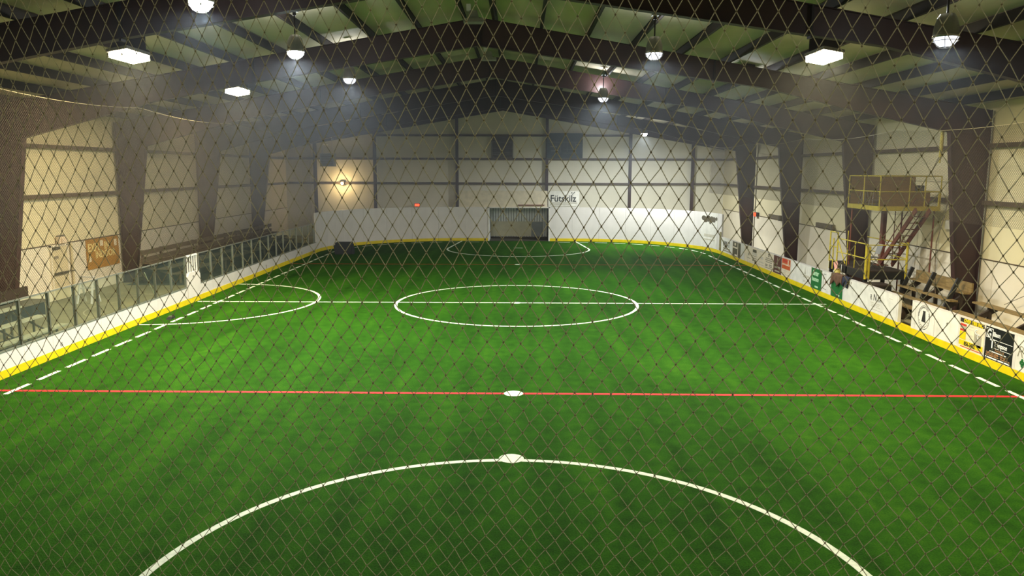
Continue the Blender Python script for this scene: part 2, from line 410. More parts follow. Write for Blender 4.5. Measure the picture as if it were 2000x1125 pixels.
# ---------------------------------------------------------------- lamps
def light(name, kind, loc, power, col, parent, size=0.4, spread=180):
    d = bpy.data.lights.new(name, kind); d.energy = power*LAMP_W; d.color = col
    if kind == 'AREA': d.shape = 'DISK'; d.size = size; d.spread = R(spread)
    else: d.shadow_soft_size = size
    o = bpy.data.objects.new(name, d); C.objects.link(o); o.parent = parent; o.location = Vector(loc)-wloc(parent); return o
COOL = (0.90, 0.96, 1.0); WARM = (1.0, 0.82, 0.48); NEUT = (1.0, 0.95, 0.84)
def high_bay(x, y, z, label, power, col, glow, conduit=0):
    t = thing('high_bay_lamp', (x, y, z), label, 'lamp', 'high bay lamps hanging from the roof')
    zt = ztop(x)
    MB().lathe([(0.07, 0.43), (0.12, 0.42), (0.17, 0.34), (0.21, 0.2), (0.225, 0.05), (0.235, 0.0), (0.225, 0.0), (0.20, 0.19), (0.15, 0.33), (0.05, 0.38)], (x, y, z), 20).build('reflector', 'reflector', t, True)
    MB().lathe([(0.215, 0.02), (0.20, -0.05), (0.15, -0.12), (0.09, -0.155), (0.0001, -0.165)], (x, y, z), 20).build('lens', glow, t, True)
    g = MB()
    for k in range(6):
        a = 2*math.pi*k/6
        g.tube([(x+r*math.cos(a), y+r*math.sin(a), z+h) for r, h in ((0.235, 0.0), (0.215, -0.06), (0.16, -0.135), (0.095, -0.17))], 0.006, 5)
    for r, h in ((0.218, -0.06), (0.095, -0.172)): g.tube([(x+r*math.cos(a), y+r*math.sin(a), z+h) for a in [2*math.pi*k/20 for k in range(21)]], 0.006, 5)
    g.build('wire_guard', 'reflector', t)
    MB().lathe([(0.02, 0.42), (0.02, zt-z-0.12)], (x, y, z), 8).lathe([(0.045, zt-z-0.13), (0.045, zt-z-0.04)], (x, y, z), 8).build('hook', 'steel_dark', t)
    MB().box(x-0.09, x+0.09, y-0.07, y+0.07, zt-0.04, zt+0.01).build('junction_box', 'heater', t)
    if conduit: MB().tube([(x, y, zt-0.02), (x+conduit, y+0.1, ztop(x+conduit)+0.02)], 0.018, 6).build('conduit', 'pipe_white', t)
    if power:
        light('lamp_light', 'AREA', (x, y, z-0.2), power, col, t, 0.4, 175)
        light('lamp_spill', 'POINT', (x, y+0.35, z+0.5), power*0.08, col, t, 0.1)
    return t
def flush_lamp(x, y, label, power, col=None, glow='lamp_warm', drop=0.42):
    z = ztop(x)-drop; sl = -SL if x > XC else SL
    t = thing('floodlight', (x, y, z), label, 'floodlight', 'warm floodlights under the roof panels')
    def slab(hx, hy, z0, z1):
        vs = [(x+i*hx, y+j*hy, z+k+sl*i*hx) for k in (z0, z1) for i, j in ((-1,-1),(1,-1),(1,1),(-1,1))]
        return MB().add(vs, [(0,3,2,1),(4,5,6,7),(0,1,5,4),(1,2,6,5),(2,3,7,6),(3,0,4,7)])
    slab(0.26, 0.66, 0.0, 0.08).build('housing', 'reflector', t); slab(0.23, 0.62, -0.13, 0.0).build('lens', glow, t)
    for j in (-1, 1): MB().box(x-0.22, x+0.22, y+j*0.45-0.015, y+j*0.45+0.015, z+0.06, z+drop+0.27).build('bracket', 'steel_dark', t)
    light('lamp_light', 'AREA', (x, y, z-0.14), power, col or WARM, t, 0.8, 178)
high_bay(-5.74, 14.9, 8.05, 'bright high bay lamp cut by the top edge of the picture, left', 360, COOL, 'lamp_white')
high_bay(-5.74, 21.0, 8.05, 'bright cool white high bay lamp hanging left, beside a conduit', 760, COOL, 'lamp_white', 1.2)
high_bay(-5.65, 27.1, 8.05, 'dim caged high bay lamp left of the ridge, below the bright one', 480, COOL, 'lamp_dim')
high_bay(3.62, 21.2, 8.05, 'dome high bay lamp right of the ridge, faintly lit', 420, COOL, 'lamp_dim')
high_bay(3.62, 34.0, 8.05, 'small far high bay lamp right of the ridge with glinting cage', 760, COOL, 'lamp_dim')
high_bay(7.95, 15.0, 7.45, 'nearest caged high bay lamp at the upper right', 200, COOL, 'lamp_dim')
high_bay(8.17, 52.0, 7.4, 'farthest bright high bay lamp in front of the end wall', 1000, COOL, 'lamp_white')
high_bay(7.95, 7.0, 7.45, 'high bay lamp above the picture on the right, nearest the viewer', 300, (1.0, 0.9, 0.68), 'lamp_white')
flush_lamp(-9.95, 20.7, 'warm square floodlight under the roof at upper left', 1100)
flush_lamp(-10.25, 29.3, 'smaller warm floodlight farther along the left roof slope', 800)
flush_lamp(7.75, 20.4, 'warm square floodlight under the roof at upper right', 1050)
flush_lamp(7.8, 27.7, 'cool floodlight hidden behind the right rafter, its glow on the panel', 420, COOL, 'lamp_white', 0.1)
def net_fill_light():  # unseen fill, added to brighten the viewer's side of the net
    x, y, z = -0.6, -2.4, 7.2
    t = thing('net_fill_light', (x, y, z), 'added unseen fill light behind the viewer, brightening the near net', 'lamp')
    MB().box(x-0.7, x+0.7, y-0.12, y+0.12, z, z+0.08).build('housing', 'reflector', t); MB().box(x-0.66, x+0.66, y-0.08, y+0.08, z-0.06, z).build('fill_cover', 'lamp_dim', t)
    for k in (-0.5, 0.5): MB().tube([(x+k, y, z+0.08), (x+k, y, ztop(x+k)+0.27)], 0.01, 6).build('hanger', 'steel_dark', t)
    light('lamp_light', 'AREA', (x, y, z-0.1), 95, NEUT, t, 0.8, 178)
net_fill_light()
def wall_lamp():
    x, y, z = -13.43, 59.8, 4.0
    t = thing('wall_lamp', (x, y, z), 'small glowing amber wall lamp on the end wall girt', 'lamp')
    MB().box(x-0.14, x+0.14, y+0.02, y+0.17, z-0.1, z+0.16).build('housing', 'steel_dark', t)
    MB().lathe([(0.02, 0.1), (0.09, 0.06), (0.12, 0.0), (0.09, -0.07), (0.02, -0.1)], (x, y-0.05, z), 12).build('globe', 'wall_warm', t, True)
    light('lamp_light', 'POINT', (x, y-0.3, z), 60, (1.0, 0.72, 0.36), t, 0.12)
wall_lamp()
for i, (x, y, z) in enumerate(((-1.21, 23.0, 9.3), (-1.1, 31.0, 9.35))):
    t = thing('ridge_fixture', (x, y, z), ('pale box fixture at the ridge, nearer of the two' if i == 0 else 'pale box fixture at the ridge, farther of the two'), 'fixture', 'box fixtures along the ridge')
    MB().box(x-0.28, x+0.28, y-0.2, y+0.2, z-0.16, z-0.06).prism([(x-0.16, z-0.06), (x+0.16, z-0.06), (x+0.1, z+0.16), (x-0.1, z+0.16)], 'y', y-0.15, y+0.15).build('housing', 'reflector', t)
    MB().box(x-0.2, x-0.08, y-0.1, y+0.02, z+0.16, z+0.34).build('bracket', 'pipe_white', t)

# ---------------------------------------------------------------- dasher boards, far end
end = thing('end_boards', (0, YG, 0), 'tall white curved end boards with yellow kick strip', 'boards')
HB = 2.42
def curved_panel(pts, z0, z1, off0, off1, name, m, parent, nrm):
    vs = []; n = len(pts)
    for off in (off0, off1):
        for z in (z0, z1):
            for (p, q) in zip(pts, nrm): vs.append((p[0]+q[0]*off, p[1]+q[1]*off, z))
    fs = []
    for i in range(n-1):
        fs += [(i, i+1, n+i+1, n+i), (2*n+i, 3*n+i, 3*n+i+1, 2*n+i+1), (n+i, n+i+1, 3*n+i+1, 3*n+i), (i, 2*n+i, 2*n+i+1, i+1)]
    fs += [(0, n, 3*n, 2*n), (n-1, 3*n-1, 4*n-1, 2*n-1)]
    return MB().add(vs, fs).build(name, m, parent)
GX0, GX1 = -2.09, 2.14
for sx in (-1, 1):
    cx = sx*(W-RC); cyy = YG-RC; npan = 7
    for k in range(npan):
        a0 = math.pi/2*k/npan; a1 = math.pi/2*(k+1)/npan
        A = [a0+(a1-a0)*i/4 for i in range(5)]; A[0] += 0.0006; A[-1] -= 0.0006
        nr = [(sx*math.cos(a), math.sin(a)) for a in A]; pts = [(cx+RC*n_[0], cyy+RC*n_[1]) for n_ in nr]
        curved_panel(pts, 0.2, HB, 0.0, 0.1, 'board_panel', 'board_white', end, nr)
        curved_panel(pts, 0.0, 0.2, -0.012, 0.1, 'kick_strip', 'kick_yellow', end, nr)
    xa, xb = (cx, GX0-0.1) if sx < 0 else (GX1+0.1, cx)
    MB().box(xa, xb, YG, YG+0.1, 0.2, HB).build('board_panel', 'board_white', end)
    MB().box(xa, xb, YG-0.012, YG+0.1, 0, 0.2).build('kick_strip', 'kick_yellow', end)
MB().box(-4.25, 2.05, YG+0.05, YG+0.1, HB+0.005, 3.58).build('upper_panel', 'ad_cream', end)
MB().box(-0.05, 1.83, YG-0.02, YG+0.05, 2.53, 2.6).build('red_bar', 'stair_red', end)
# tall stub where the left corner meets the low boards
sgn = thing('sponsor_sign', (3.25, YG, HB), 'white sign reading Fütskilz above the end boards', 'sign')
MB().box(2.16, 4.31, YG+0.0, YG+0.06, HB+0.005, 3.57).build('sign_panel', 'ad_white', sgn)
text('Fütskilz', (2.24, YG-0.008, 2.83), 0.66, 'ink', ROT_BACK, sgn, 0.93, bold=0.008)
for a, b, z, h in ((2.24, 4.15, 2.70, 0.05), (2.24, 3.6, 2.58, 0.04), (2.35, 4.1, 2.47, 0.035)): MB().box(a, b, YG-0.006, YG, z, z+h).build('fine_print', 'ink_soft', sgn)
for a, z, h in ((3.72, 3.4, 0.1), (3.82, 3.32, 0.13), (3.92, 3.42, 0.1)): MB().bar((a, YG-0.003, z), (a+0.08, YG-0.003, z+h), 0.05, 0.006, (0, 1, 0)).build('emblem', 'ink', sgn)
# goal recess
goal = thing('goal', (0, YG+1, 0), 'recessed goal with ribbed grey back wall in the end boards', 'goal')
for x in (GX0-0.05, GX1+0.05): MB().box(x-0.05, x+0.05, YG-0.02, YG+0.1, 0, HB).build('goal_post', 'ad_white', goal)
MB().box(GX0-0.1, GX1+0.1, YG-0.02, YG+0.1, HB-0.06, HB).build('crossbar', 'ad_white', goal)
MB().box(GX0, GX1, YG+0.1, YG+2.1, HB-0.04, HB).build('roof', 'goal_grey', goal)
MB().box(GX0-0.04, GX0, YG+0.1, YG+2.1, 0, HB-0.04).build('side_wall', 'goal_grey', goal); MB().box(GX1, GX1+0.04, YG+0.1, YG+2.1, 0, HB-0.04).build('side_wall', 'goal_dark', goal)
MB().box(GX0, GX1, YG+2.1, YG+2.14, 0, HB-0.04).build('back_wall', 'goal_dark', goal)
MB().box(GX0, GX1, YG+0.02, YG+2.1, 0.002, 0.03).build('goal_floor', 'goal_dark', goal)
ns = 22; wd = (GX1-GX0)/ns
s0 = MB().prism([(GX0+0.012, YG+2.1), (GX0+wd-0.012, YG+2.1), (GX0+wd-0.04, YG+2.05), (GX0+0.04, YG+2.05)], 'z', 0.15, HB-0.05).build('slat', 'goal_grey', goal)
for k in range(1, ns): inst(s0, (wd*k, 0, 0))
MB().box(GX0+0.02, GX1-0.3, YG+2.0, YG+2.04, 0.2, 1.28).build('lower_panel', 'goal_beige', goal); MB().box(GX1-1.2, GX1-0.35, YG+1.94, YG+1.99, 0.2, 1.25).build('lower_panel', 'heater', goal)
MB().lathe([(0.0001, 0.09), (0.06, 0.06), (0.09, 0), (0.06, -0.06), (0.0001, -0.09)], (-0.1, YG+0.5, HB-0.16), 10).build('camera_dome', 'rubber_black', goal, True)

# ---------------------------------------------------------------- dasher boards, left: low boards under glass
Y0L, Y1L = 9.327, YG-RC-0.0
left = thing('dasher_boards', (-W, YM, 0), 'low white dasher boards with glass panes along the left side', 'boards')
HL = 0.62; HG = 1.78; MOD = 1.2192
posts = [19.08+MOD*k for k in range(-8, 24)]
posts = [p for p in posts if p < Y1L-0.2]
GA, GB = posts[16-0], posts[17]
def near(a, b): return abs(a-b) < 0.1
ga = min(posts, key=lambda v: abs(v-28.8)); gb = min(posts, key=lambda v: abs(v-30.05))
pn = None; kn = None; gp = None; po = None
for a, b in zip(posts, posts[1:]+[Y1L]):
    full = abs((b-a)-MOD) < 1e-3
    gate = near(a, ga)
    if not gate:
        MB().box(-W-0.1, -W, a+0.003, b-0.003, 0.2, HL).build('board_panel', 'board_white', left)
        MB().box(-W-0.06, -W-0.045, a+0.035, b-0.035, HL+0.03, HG).build('glass_pane', 'glass', left)
        MB().box(-W-0.08, -W-0.02, a, b, HG, HG+0.035).build('top_rail', 'alu', left)
    MB().box(-W-0.1, -W+0.012, a, b, 0.0, 0.2).build('kick_strip', 'kick_yellow', left)
    MB().box(-W-0.1, -W+0.006, a, b, HL, HL+0.03).build('sill_cap', 'alu', left) if not gate else None
for p in posts:
    m = 'post_grey' if p < 27 else 'alu'
    MB().box(-W-0.09, -W-0.02, p-0.03, p+0.03, HL+0.03, HG+0.01).build('post', m, left)
# white gate with bars above
gt = MB().prism([(ga+0.03, 0.2), (gb-0.03, 0.2), (gb-0.03, 1.02), (gb-0.2, 1.16), (ga+0.2, 1.16), (ga+0.03, 1.02)], 'x', -W-0.09, -W+0.02).build('gate', 'board_white', left)
for k in range(5):
    yy = ga+0.2+(gb-ga-0.4)*k/4
    MB().box(-W-0.06, -W-0.02, yy-0.022, yy+0.022, 1.16, HG).build('gate_bar', 'pipe_white', gt)
MB().box(-W-0.07, -W-0.01, ga+0.1, gb-0.1, HG-0.02, HG+0.04).build('gate_rail', 'pipe_white', gt)
MB().box(-W+0.02, -W+0.04, ga+0.5, ga+0.53, 0.98, 1.03).build('gate_latch', 'ink', gt)
for yy, s_ in ((20.6, '15'),): text(s_, (-W+0.006, yy, 0.25), 0.15, 'ink', ROT_LEFT, left, 0.8, name='number_mark')
for yy in (31.9, 37.9, 41.0, 44.2): MB().box(-W, -W+0.004, yy, yy+0.1, 0.22, 0.4).build('number_mark', 'ink_soft', left)
MB().tube([(-W-0.25, 26.1, 1.55), (-W-0.2, 27.1, 0.02)], 0.018, 6).build('brace', 'paint_faded', left)

# ---------------------------------------------------------------- dasher boards, right: advertising
right = thing('dasher_boards', (W, YM, 0), 'white dasher boards with printed advertisements along the right side', 'boards')
HR = 1.05; GR0, GR1 = 24.07, 24.95
segs = [9.4, 11.85, 14.3, 16.74, 18.9, 20.2, 21.42, 22.71, GR0, GR1, 27.2, 29.32, 30.5, 31.42, 32.62, 35.12, 37.55, 40.08, 42.5, 44.9, YG-RC]
for a, b in zip(segs, segs[1:]):
    MB().box(W-0.012, W+0.1, a, b, 0.0, 0.2).build('kick_strip', 'kick_yellow', right)
    if a == GR0: continue
    MB().box(W, W+0.1, a+0.003, b-0.003, 0.2, HR).build('board_panel', 'board_white', right)
    MB().box(W-0.006, W+0.106, a, b, HR, HR+0.02).build('top_cap', 'board_white', right)
for yy in (GR0-0.03, GR1+0.03): MB().box(W-0.004, W+0.104, yy-0.03, yy+0.03, 0.2, HR).build('end_post', 'ad_white', right)
def ad(yf, yn, z0, z1, m, x=None):
    o = MB().box(W-0.006, W, yn+0.01, yf-0.01, z0, z1).build('advert_panel', m, right); return o
def rt(p, s_, y, z, size, m, sx=1.0, bold=0.0, shear=0.0): return text(s_, (W-0.010, y, z), size, m, ROT_RIGHT, p, sx, bold=bold, shear=shear)
def bars(p, rows, m='ink_soft'):       # greeked lines: too small to read in the photograph
    for yf, yn, z, h in rows: MB().box(W-0.009, W-0.006, yn, yf, z, z+h).build('fine_print', m, p)
def blk(p, yf, yn, z0, z1, m, name='block'): return MB().box(W-0.010, W-0.006, yn, yf, z0, z1).build(name, m, p)
# black furniture panel
p = ad(20.19, 19.0, 0.21, 1.05, 'ad_black')
blk(p, 20.14, 19.86, 0.76, 1.01, 'ink_white', 'letter_box'); blk(p, 20.12, 19.88, 0.775, 0.995, 'ad_black', 'letter_box').location.x -= 0.002
rt(p, 'G', 20.11, 0.77, 0.31, 'ink_white', 0.85, 0.006).location.x -= 0.004
rt(p, 'illison', 19.86, 0.83, 0.17, 'ink_white', 0.8, 0.004)
blk(p, 19.9, 19.04, 0.735, 0.745, 'ink_white', 'rule_line')
rt(p, 'T', 19.96, 0.52, 0.33, 'ink_white', 0.95, 0.008); rt(p, 'hompson', 19.75, 0.58, 0.17, 'ink_white', 0.8, 0.004)
blk(p, 19.75, 19.04, 0.525, 0.535, 'ink_white', 'rule_line')
rt(p, 'Furniture', 19.72, 0.45, 0.11, 'ink_brown', 0.9)
bars(p, [(19.95, 19.25, 0.415, 0.022)], 'ink_white')
rt(p, '1-800-232-2044 • 247-6620', 20.1, 0.335, 0.095, 'ink_brown', 0.86, 0.002)
bars(p, [(20.1, 19.55, 0.295, 0.022), (19.48, 19.1, 0.295, 0.022)], 'ink_brown'); bars(p, [(20.12, 19.62, 0.235, 0.035), (19.58, 19.08, 0.235, 0.035)], 'ink_white')
# tyre shop panel
p = ad(21.4, 20.22, 0.2, 1.045, 'ad_cream')
blk(p, 21.38, 20.26, 0.93, 1.04, 'ink', 'banner_strip'); q_ = rt(p, 'OVER TIRE INC', 21.2, 0.94, 0.135, 'kick_yellow', 0.98, 0.006); q_.location.x -= 0.004
blk(p, 21.36, 21.07, 0.83, 0.89, 'ad_red', 'stripe'); blk(p, 21.36, 21.07, 0.76, 0.82, 'ad_grey', 'stripe'); blk(p, 21.36, 21.07, 0.69, 0.745, 'ad_red', 'stripe')
blk(p, 21.37, 21.07, 0.46, 0.68, 'kick_yellow', 'block'); blk(p, 21.38, 20.26, 0.3, 0.44, 'kick_yellow', 'banner_strip')
q_ = rt(p, '856-3432', 21.12, 0.315, 0.15, 'ink', 0.9, 0.004); q_.location.x -= 0.004
blk(p, 20.68, 20.55, 0.5, 0.78, 'ad_grey', 'emblem'); blk(p, 20.56, 20.34, 0.38, 0.7, 'ad_grey', 'emblem')
for yy, zz in ((20.66, 0.72), (20.55, 0.6)): rt(p, 'C', yy, zz, 0.2, 'ink_white', 0.9, 0.004).location.x -= 0.004
bars(p, [(21.0, 20.75, 0.85, 0.03), (21.0, 20.72, 0.78, 0.02), (20.95, 20.75, 0.6, 0.05), (20.9, 20.7, 0.5, 0.03)], 'ink_faint'); bars(p, [(21.3, 20.3, 0.25, 0.025)], 'ad_orange')
# script sign at the picture's edge
p = ad(18.9, 17.2, 0.21, 1.045, 'ad_white'); rt(p, 'River', 18.86, 0.55, 0.42, 'ink_soft', 1.0, -0.006, 0.3)
for a in range(4):
    t_ = math.pi/2*a
    MB().prism([(18.62+0.05*math.cos(t_)+0.045*math.cos(k*math.pi/5), 0.42+0.06*math.sin(t_)+0.05*math.sin(k*math.pi/5)) for k in range(10)], 'x', W-0.010, W-0.006).build('leaf_emblem', 'ad_green', p)
# oval tower emblem
p = ad(23.98, 22.73, 0.21, 1.04, 'ad_white'); oc, ozc = 23.33, 0.66
def ring(p, cy, cz, ry, rz, wd, m, name='oval_ring'):
    n = 40; vs = []; fs = []
    for i in range(n):
        t_ = 2*math.pi*i/n
        for x_ in (W-0.010, W-0.006):
            for k in (1, 0): vs.append((x_, cy+(ry-wd*k)*math.cos(t_), cz+(rz-wd*k)*math.sin(t_)))
    for i in range(n):
        a = i*4; b = ((i+1) % n)*4
        fs += [(a, a+1, b+1, b), (a+2, b+2, b+3, a+3), (a, b, b+2, a+2), (a+1, a+3, b+3, b+1)]
    MB().add(vs, fs).build(name, m, p)
ring(p, oc, ozc, 0.34, 0.365, 0.012, 'ink')
MB().prism([(oc+0.07, 0.86), (oc-0.08, 0.86), (oc-0.07, 0.8), (oc-0.11, 0.52), (oc+0.13, 0.52), (oc+0.06, 0.8)], 'x', W-0.010, W-0.006).build('tower_emblem', 'ink', p)
for i, ch in enumerate('AMALGAMATED INC'):
    a = math.pi*0.98-math.pi*0.96*i/14
    t_ = text(ch, (W-0.010, oc-0.275*math.cos(a)*-1 if False else oc+(-1)*0.28*math.cos(a)*-1, ozc+0.28*math.sin(a)), 0.085, 'ink', (R(90), 0, R(-90)), p, 0.9, align='CENTER')
    t_.rotation_euler = (Matrix.Rotation(R(-90), 3, 'Z') @ Matrix.Rotation(R(90), 3, 'X') @ Matrix.Rotation(a-math.pi/2, 3, 'Z')).to_euler()
    t_.location = Vector((W-0.010, oc-0.275*math.cos(a), ozc+0.275*math.sin(a)))-wloc(p)
for i in range(9):
    a = R(205)+R(130)*i/8
    MB().box(W-0.010, W-0.006, oc-0.28*math.cos(a)-0.02, oc-0.28*math.cos(a)+0.02, ozc+0.29*math.sin(a)-0.02, ozc+0.29*math.sin(a)+0.02).build('fine_print', 'ink_soft', p)
blk(p, 23.86, 23.85, 0.25, 0.95, 'ink_faint', 'seam')
p = ad(22.69, 21.45, 0.21, 1.04, 'ad_white'); ring(p, 22.03, 0.72, 0.035, 0.04, 0.02, 'ink', 'logo_ring')
# RNIA
p = ad(29.2, 25.05, 0.21, 1.04, 'ad_white')
for ch, yy, sc_, sz in (('R', 26.98, 0.8, 0.27), ('N', 26.74, 0.9, 0.34), ('I', 26.42, 1.2, 0.34), ('A', 26.3, 0.9, 0.27)): rt(p, ch, yy, 0.62, sz, 'ink', sc_)
rt(p, '+', 26.6, 0.86, 0.16, 'ink')
bars(p, [(26.95, 26.7, 0.52, 0.025), (26.6, 26.25, 0.52, 0.02), (26.9, 26.3, 0.46, 0.02), (26.9, 26.6, 0.4, 0.025), (26.5, 26.2, 0.4, 0.02), (26.85, 25.95, 0.3, 0.02), (25.6, 25.35, 0.86, 0.015)], 'ink_faint')
blk(p, 28.9, 28.75, 0.9, 0.99, 'ad_camo', 'emblem'); blk(p, 28.65, 28.6, 0.9, 0.99, 'ink_soft', 'emblem')
# second green panel partly covered by cloth, framed notice
p = ad(30.46, 29.34, 0.2, 1.04, 'ad_green'); bars(p, [(29.9, 29.6, 0.27, 0.06)], 'ink_mint')
p = ad(31.4, 30.55, 0.21, 1.04, 'ad_white')
blk(p, 31.26, 31.24, 0.34, 0.93, 'ink', 'frame_line'); blk(p, 31.26, 30.95, 0.34, 0.355, 'ink', 'frame_line'); blk(p, 31.26, 31.0, 0.93, 0.945, 'ink', 'frame_line'); rt(p, 'C', 31.1, 0.52, 0.2, 'ad_red', 0.7)
p = ad(32.6, 31.44, 0.2, 1.05, 'ad_green'); rt(p, 'Senter', 32.42, 0.76, 0.3, 'ink_mint', 0.82, 0.01, 0.2); rt(p, 'Insurance', 32.46, 0.53, 0.25, 'ink_mint', 0.72, 0.01, 0.2); bars(p, [(32.15, 31.8, 0.27, 0.07)], 'ink_mint')
# white panel with spire emblem
p = ad(35.1, 32.64, 0.21, 1.04, 'ad_white'); MB().prism([(33.3, 0.95), (33.36, 0.66), (33.24, 0.66)], 'x', W-0.010, W-0.006).build('spire_emblem', 'ink_soft', p)
bars(p, [(33.7, 32.85, 0.6, 0.03), (33.5, 32.75, 0.52, 0.09), (33.5, 32.7, 0.36, 0.03), (33.5, 32.8, 0.31, 0.03)], 'ink_faint')
# orange over cream, maroon
p = ad(36.33, 35.14, 0.21, 1.04, 'ad_cream'); blk(p, 36.3, 35.17, 0.56, 1.035, 'ad_orange'); bars(p, [(36.2, 35.4, 0.88, 0.1)], 'ad_red'); bars(p, [(36.25, 35.25, 0.74, 0.03), (36.25, 35.25, 0.79, 0.015)], 'ad_cream')
for o_ in p.children:
    if o_.name.startswith('fine'): o_.location.x -= 0.004
blk(p, 35.5, 35.4, 0.8, 1.0, 'ad_cream', 'emblem').location.x -= 0.004; bars(p, [(36.2, 35.6, 0.47, 0.03), (36.2, 35.9, 0.36, 0.03), (35.8, 35.3, 0.3, 0.03)], 'ink_faint')
p = ad(37.53, 36.37, 0.21, 1.04, 'ad_maroon'); blk(p, 36.98, 36.93, 0.62, 0.96, 'ad_grey', 'bottle_emblem'); bars(p, [(37.4, 36.5, 0.46, 0.09), (37.3, 36.6, 0.28, 0.07)], 'ad_grey')
# CR notice and other small print
p = ad(40.06, 37.57, 0.21, 1.04, 'ad_cream'); rt(p, 'CR', 38.42, 0.84, 0.22, 'ink', 0.9, 0.004)
bars(p, [(38.7, 37.7, 0.74, 0.055), (38.8, 37.65, 0.65, 0.055), (38.7, 37.75, 0.56, 0.045), (38.75, 38.4, 0.36, 0.12), (38.2, 37.7, 0.44, 0.05), (38.2, 37.7, 0.36, 0.05), (38.75, 37.7, 0.28, 0.04)]); bars(p, [(39.8, 39.2, 0.95, 0.06), (39.6, 39.1, 0.6, 0.16), (39.8, 39.0, 0.42, 0.06), (40.0, 38.95, 0.3, 0.04)], 'ink_faint')
p = ad(42.48, 40.1, 0.21, 1.04, 'ad_cream'); blk(p, 40.95, 40.3, 0.82, 0.97, 'ad_dark', 'emblem'); bars(p, [(41.0, 40.15, 0.62, 0.03), (40.9, 40.2, 0.5, 0.04), (41.0, 40.25, 0.36, 0.09), (41.75, 41.5, 0.58, 0.14), (41.9, 41.3, 0.42, 0.03)]); bars(p, [(41.1, 40.2, 0.68, 0.12), (41.9, 41.4, 0.86, 0.03), (41.1, 40.1, 0.26, 0.04)], 'ink_faint')
p = ad(44.88, 43.24, 0.21, 1.04, 'ad_dark'); blk(p, 44.88, 44.85, 0.21, 1.0, 'ad_cream', 'seam'); blk(p, 43.85, 43.76, 0.21, 1.04, 'ad_cream', 'seam'); blk(p, 44.8, 43.9, 0.68, 0.76, 'ad_cream', 'band'); blk(p, 44.5, 44.2, 0.84, 0.98, 'ad_cream', 'emblem'); bars(p, [(44.4, 43.9, 0.25, 0.1)], 'ad_cream')
p = ad(47.45, 44.92, 0.21, 1.04, 'ad_white'); rt(p, 'WK-T', 47.05, 0.56, 0.48, 'ink', 1.22, 0.012); bars(p, [(47.0, 45.4, 0.42, 0.08), (47.0, 45.3, 0.3, 0.06)])
# camouflage strip at the start of the tall boards and the tree emblem on the curve
t_ = MB().box(W-0.012, W-0.004, 47.5, 48.1, 0.21, 1.35).build('advert_panel', 'ad_camo', end)
em = thing('tree_sign', (W-0.3, 49.2, 0), 'white banner with dark tree emblem on the right curve of the end boards', 'banner')
a0, a1 = 0.1, 0.36
A = [a0+(a1-a0)*i/6 for i in range(7)]; nr = [(math.cos(a), math.sin(a)) for a in A]; pts = [(W-RC+RC*n_[0], YG-RC+RC*n_[1]) for n_ in nr]
curved_panel(pts, 0.22, HB-0.02, -0.012, -0.004, 'banner_sheet', 'ad_white', em, nr)
for da, dz, r_ in ((0.06, 2.02, 0.24), (0.10, 2.08, 0.25), (0.15, 2.06, 0.24), (0.03, 2.1, 0.2), (0.19, 2.05, 0.22), (0.235, 2.12, 0.14), (0.13, 1.84, 0.12)):
    a = a1-da; cx_, cy_ = W-RC+(RC-0.016)*math.cos(a), YG-RC+(RC-0.016)*math.sin(a); tx, ty = -math.sin(a), math.cos(a)
    vs = [(cx_+tx*r_*1.2*math.cos(k*math.pi/7), cy_+ty*r_*1.2*math.cos(k*math.pi/7), dz-0.05+r_*0.8*math.sin(k*math.pi/7)) for k in range(14)]
    vs2 = [(v[0]+0.008, v[1], v[2]) for v in vs]
    MB().add(vs+vs2, [tuple(range(14)), tuple(range(27, 13, -1))]+[(i, (i+1) % 14, 14+(i+1) % 14, 14+i) for i in range(14)]).build('tree_emblem', 'ad_dark', em)
for zz, hh in ((0.9, 0.16), (0.7, 0.06)): curved_panel(pts[1:-1], zz, zz+hh, -0.018, -0.012, 'fine_print', 'ink_faint', em, nr[1:-1])

# cloth and pad by the green panel
def draped():
    t = thing('draped_cloth', (W, 29.4, HR), 'dark brown and navy cloth draped over the right boards', 'cloth')
    for (ya, yb, m, drop, seed) in ((29.3, 30.35, 'cloth_brown', 0.42, 3), (28.75, 29.35, 'cloth_navy', 0.34, 5)):
        rr = random.Random(seed); n = 12; k = 10; vs = []; fs = []
        for i in range(n+1):
            yy = ya+(yb-ya)*i/n
            dr = drop*(0.75+0.35*math.sin(i*0.9+seed)+0.1*rr.random())
            for j in range(k+1):
                u = j/k
                if u < 0.6: x_, z_ = W-0.04-0.05*math.sin(i*1.7+u*4)*(1-u/0.6)-0.02, HR+0.05-dr*(1-u/0.6)
                elif u < 0.8: x_, z_ = W-0.05+0.2*(u-0.6)/0.2, HR+0.06+0.03*math.sin(i)
                else: x_, z_ = W+0.15, HR+0.04-0.3*(u-0.8)/0.2
                vs.append((x_, yy, z_))
        for i in range(n):
            for j in range(k): fs.append((i*(k+1)+j, i*(k+1)+j+1, (i+1)*(k+1)+j+1, (i+1)*(k+1)+j))
        o = MB().add(vs, fs).build('cloth_fold', m, t, True)
        md = o.modifiers.new('s', 'SOLIDIFY'); md.thickness = 0.02
draped()
t = thing('post_pad', (W+0.32, 30.75, 0), 'cream padded post with a pink paper, behind the right boards', 'pad')
MB().lathe([(0.11, 0.0), (0.12, 0.1), (0.12, 1.2), (0.1, 1.25)], (W+0.32, 30.75, 0), 12).build('pad_body', 'pad_cream', t, True)
MB().bar((W+0.24, 30.62, 1.22), (W+0.2, 30.7, 1.5), 0.26, 0.006, (1, 0.2, 0)).build('paper_sheet', 'pad_pink', t)

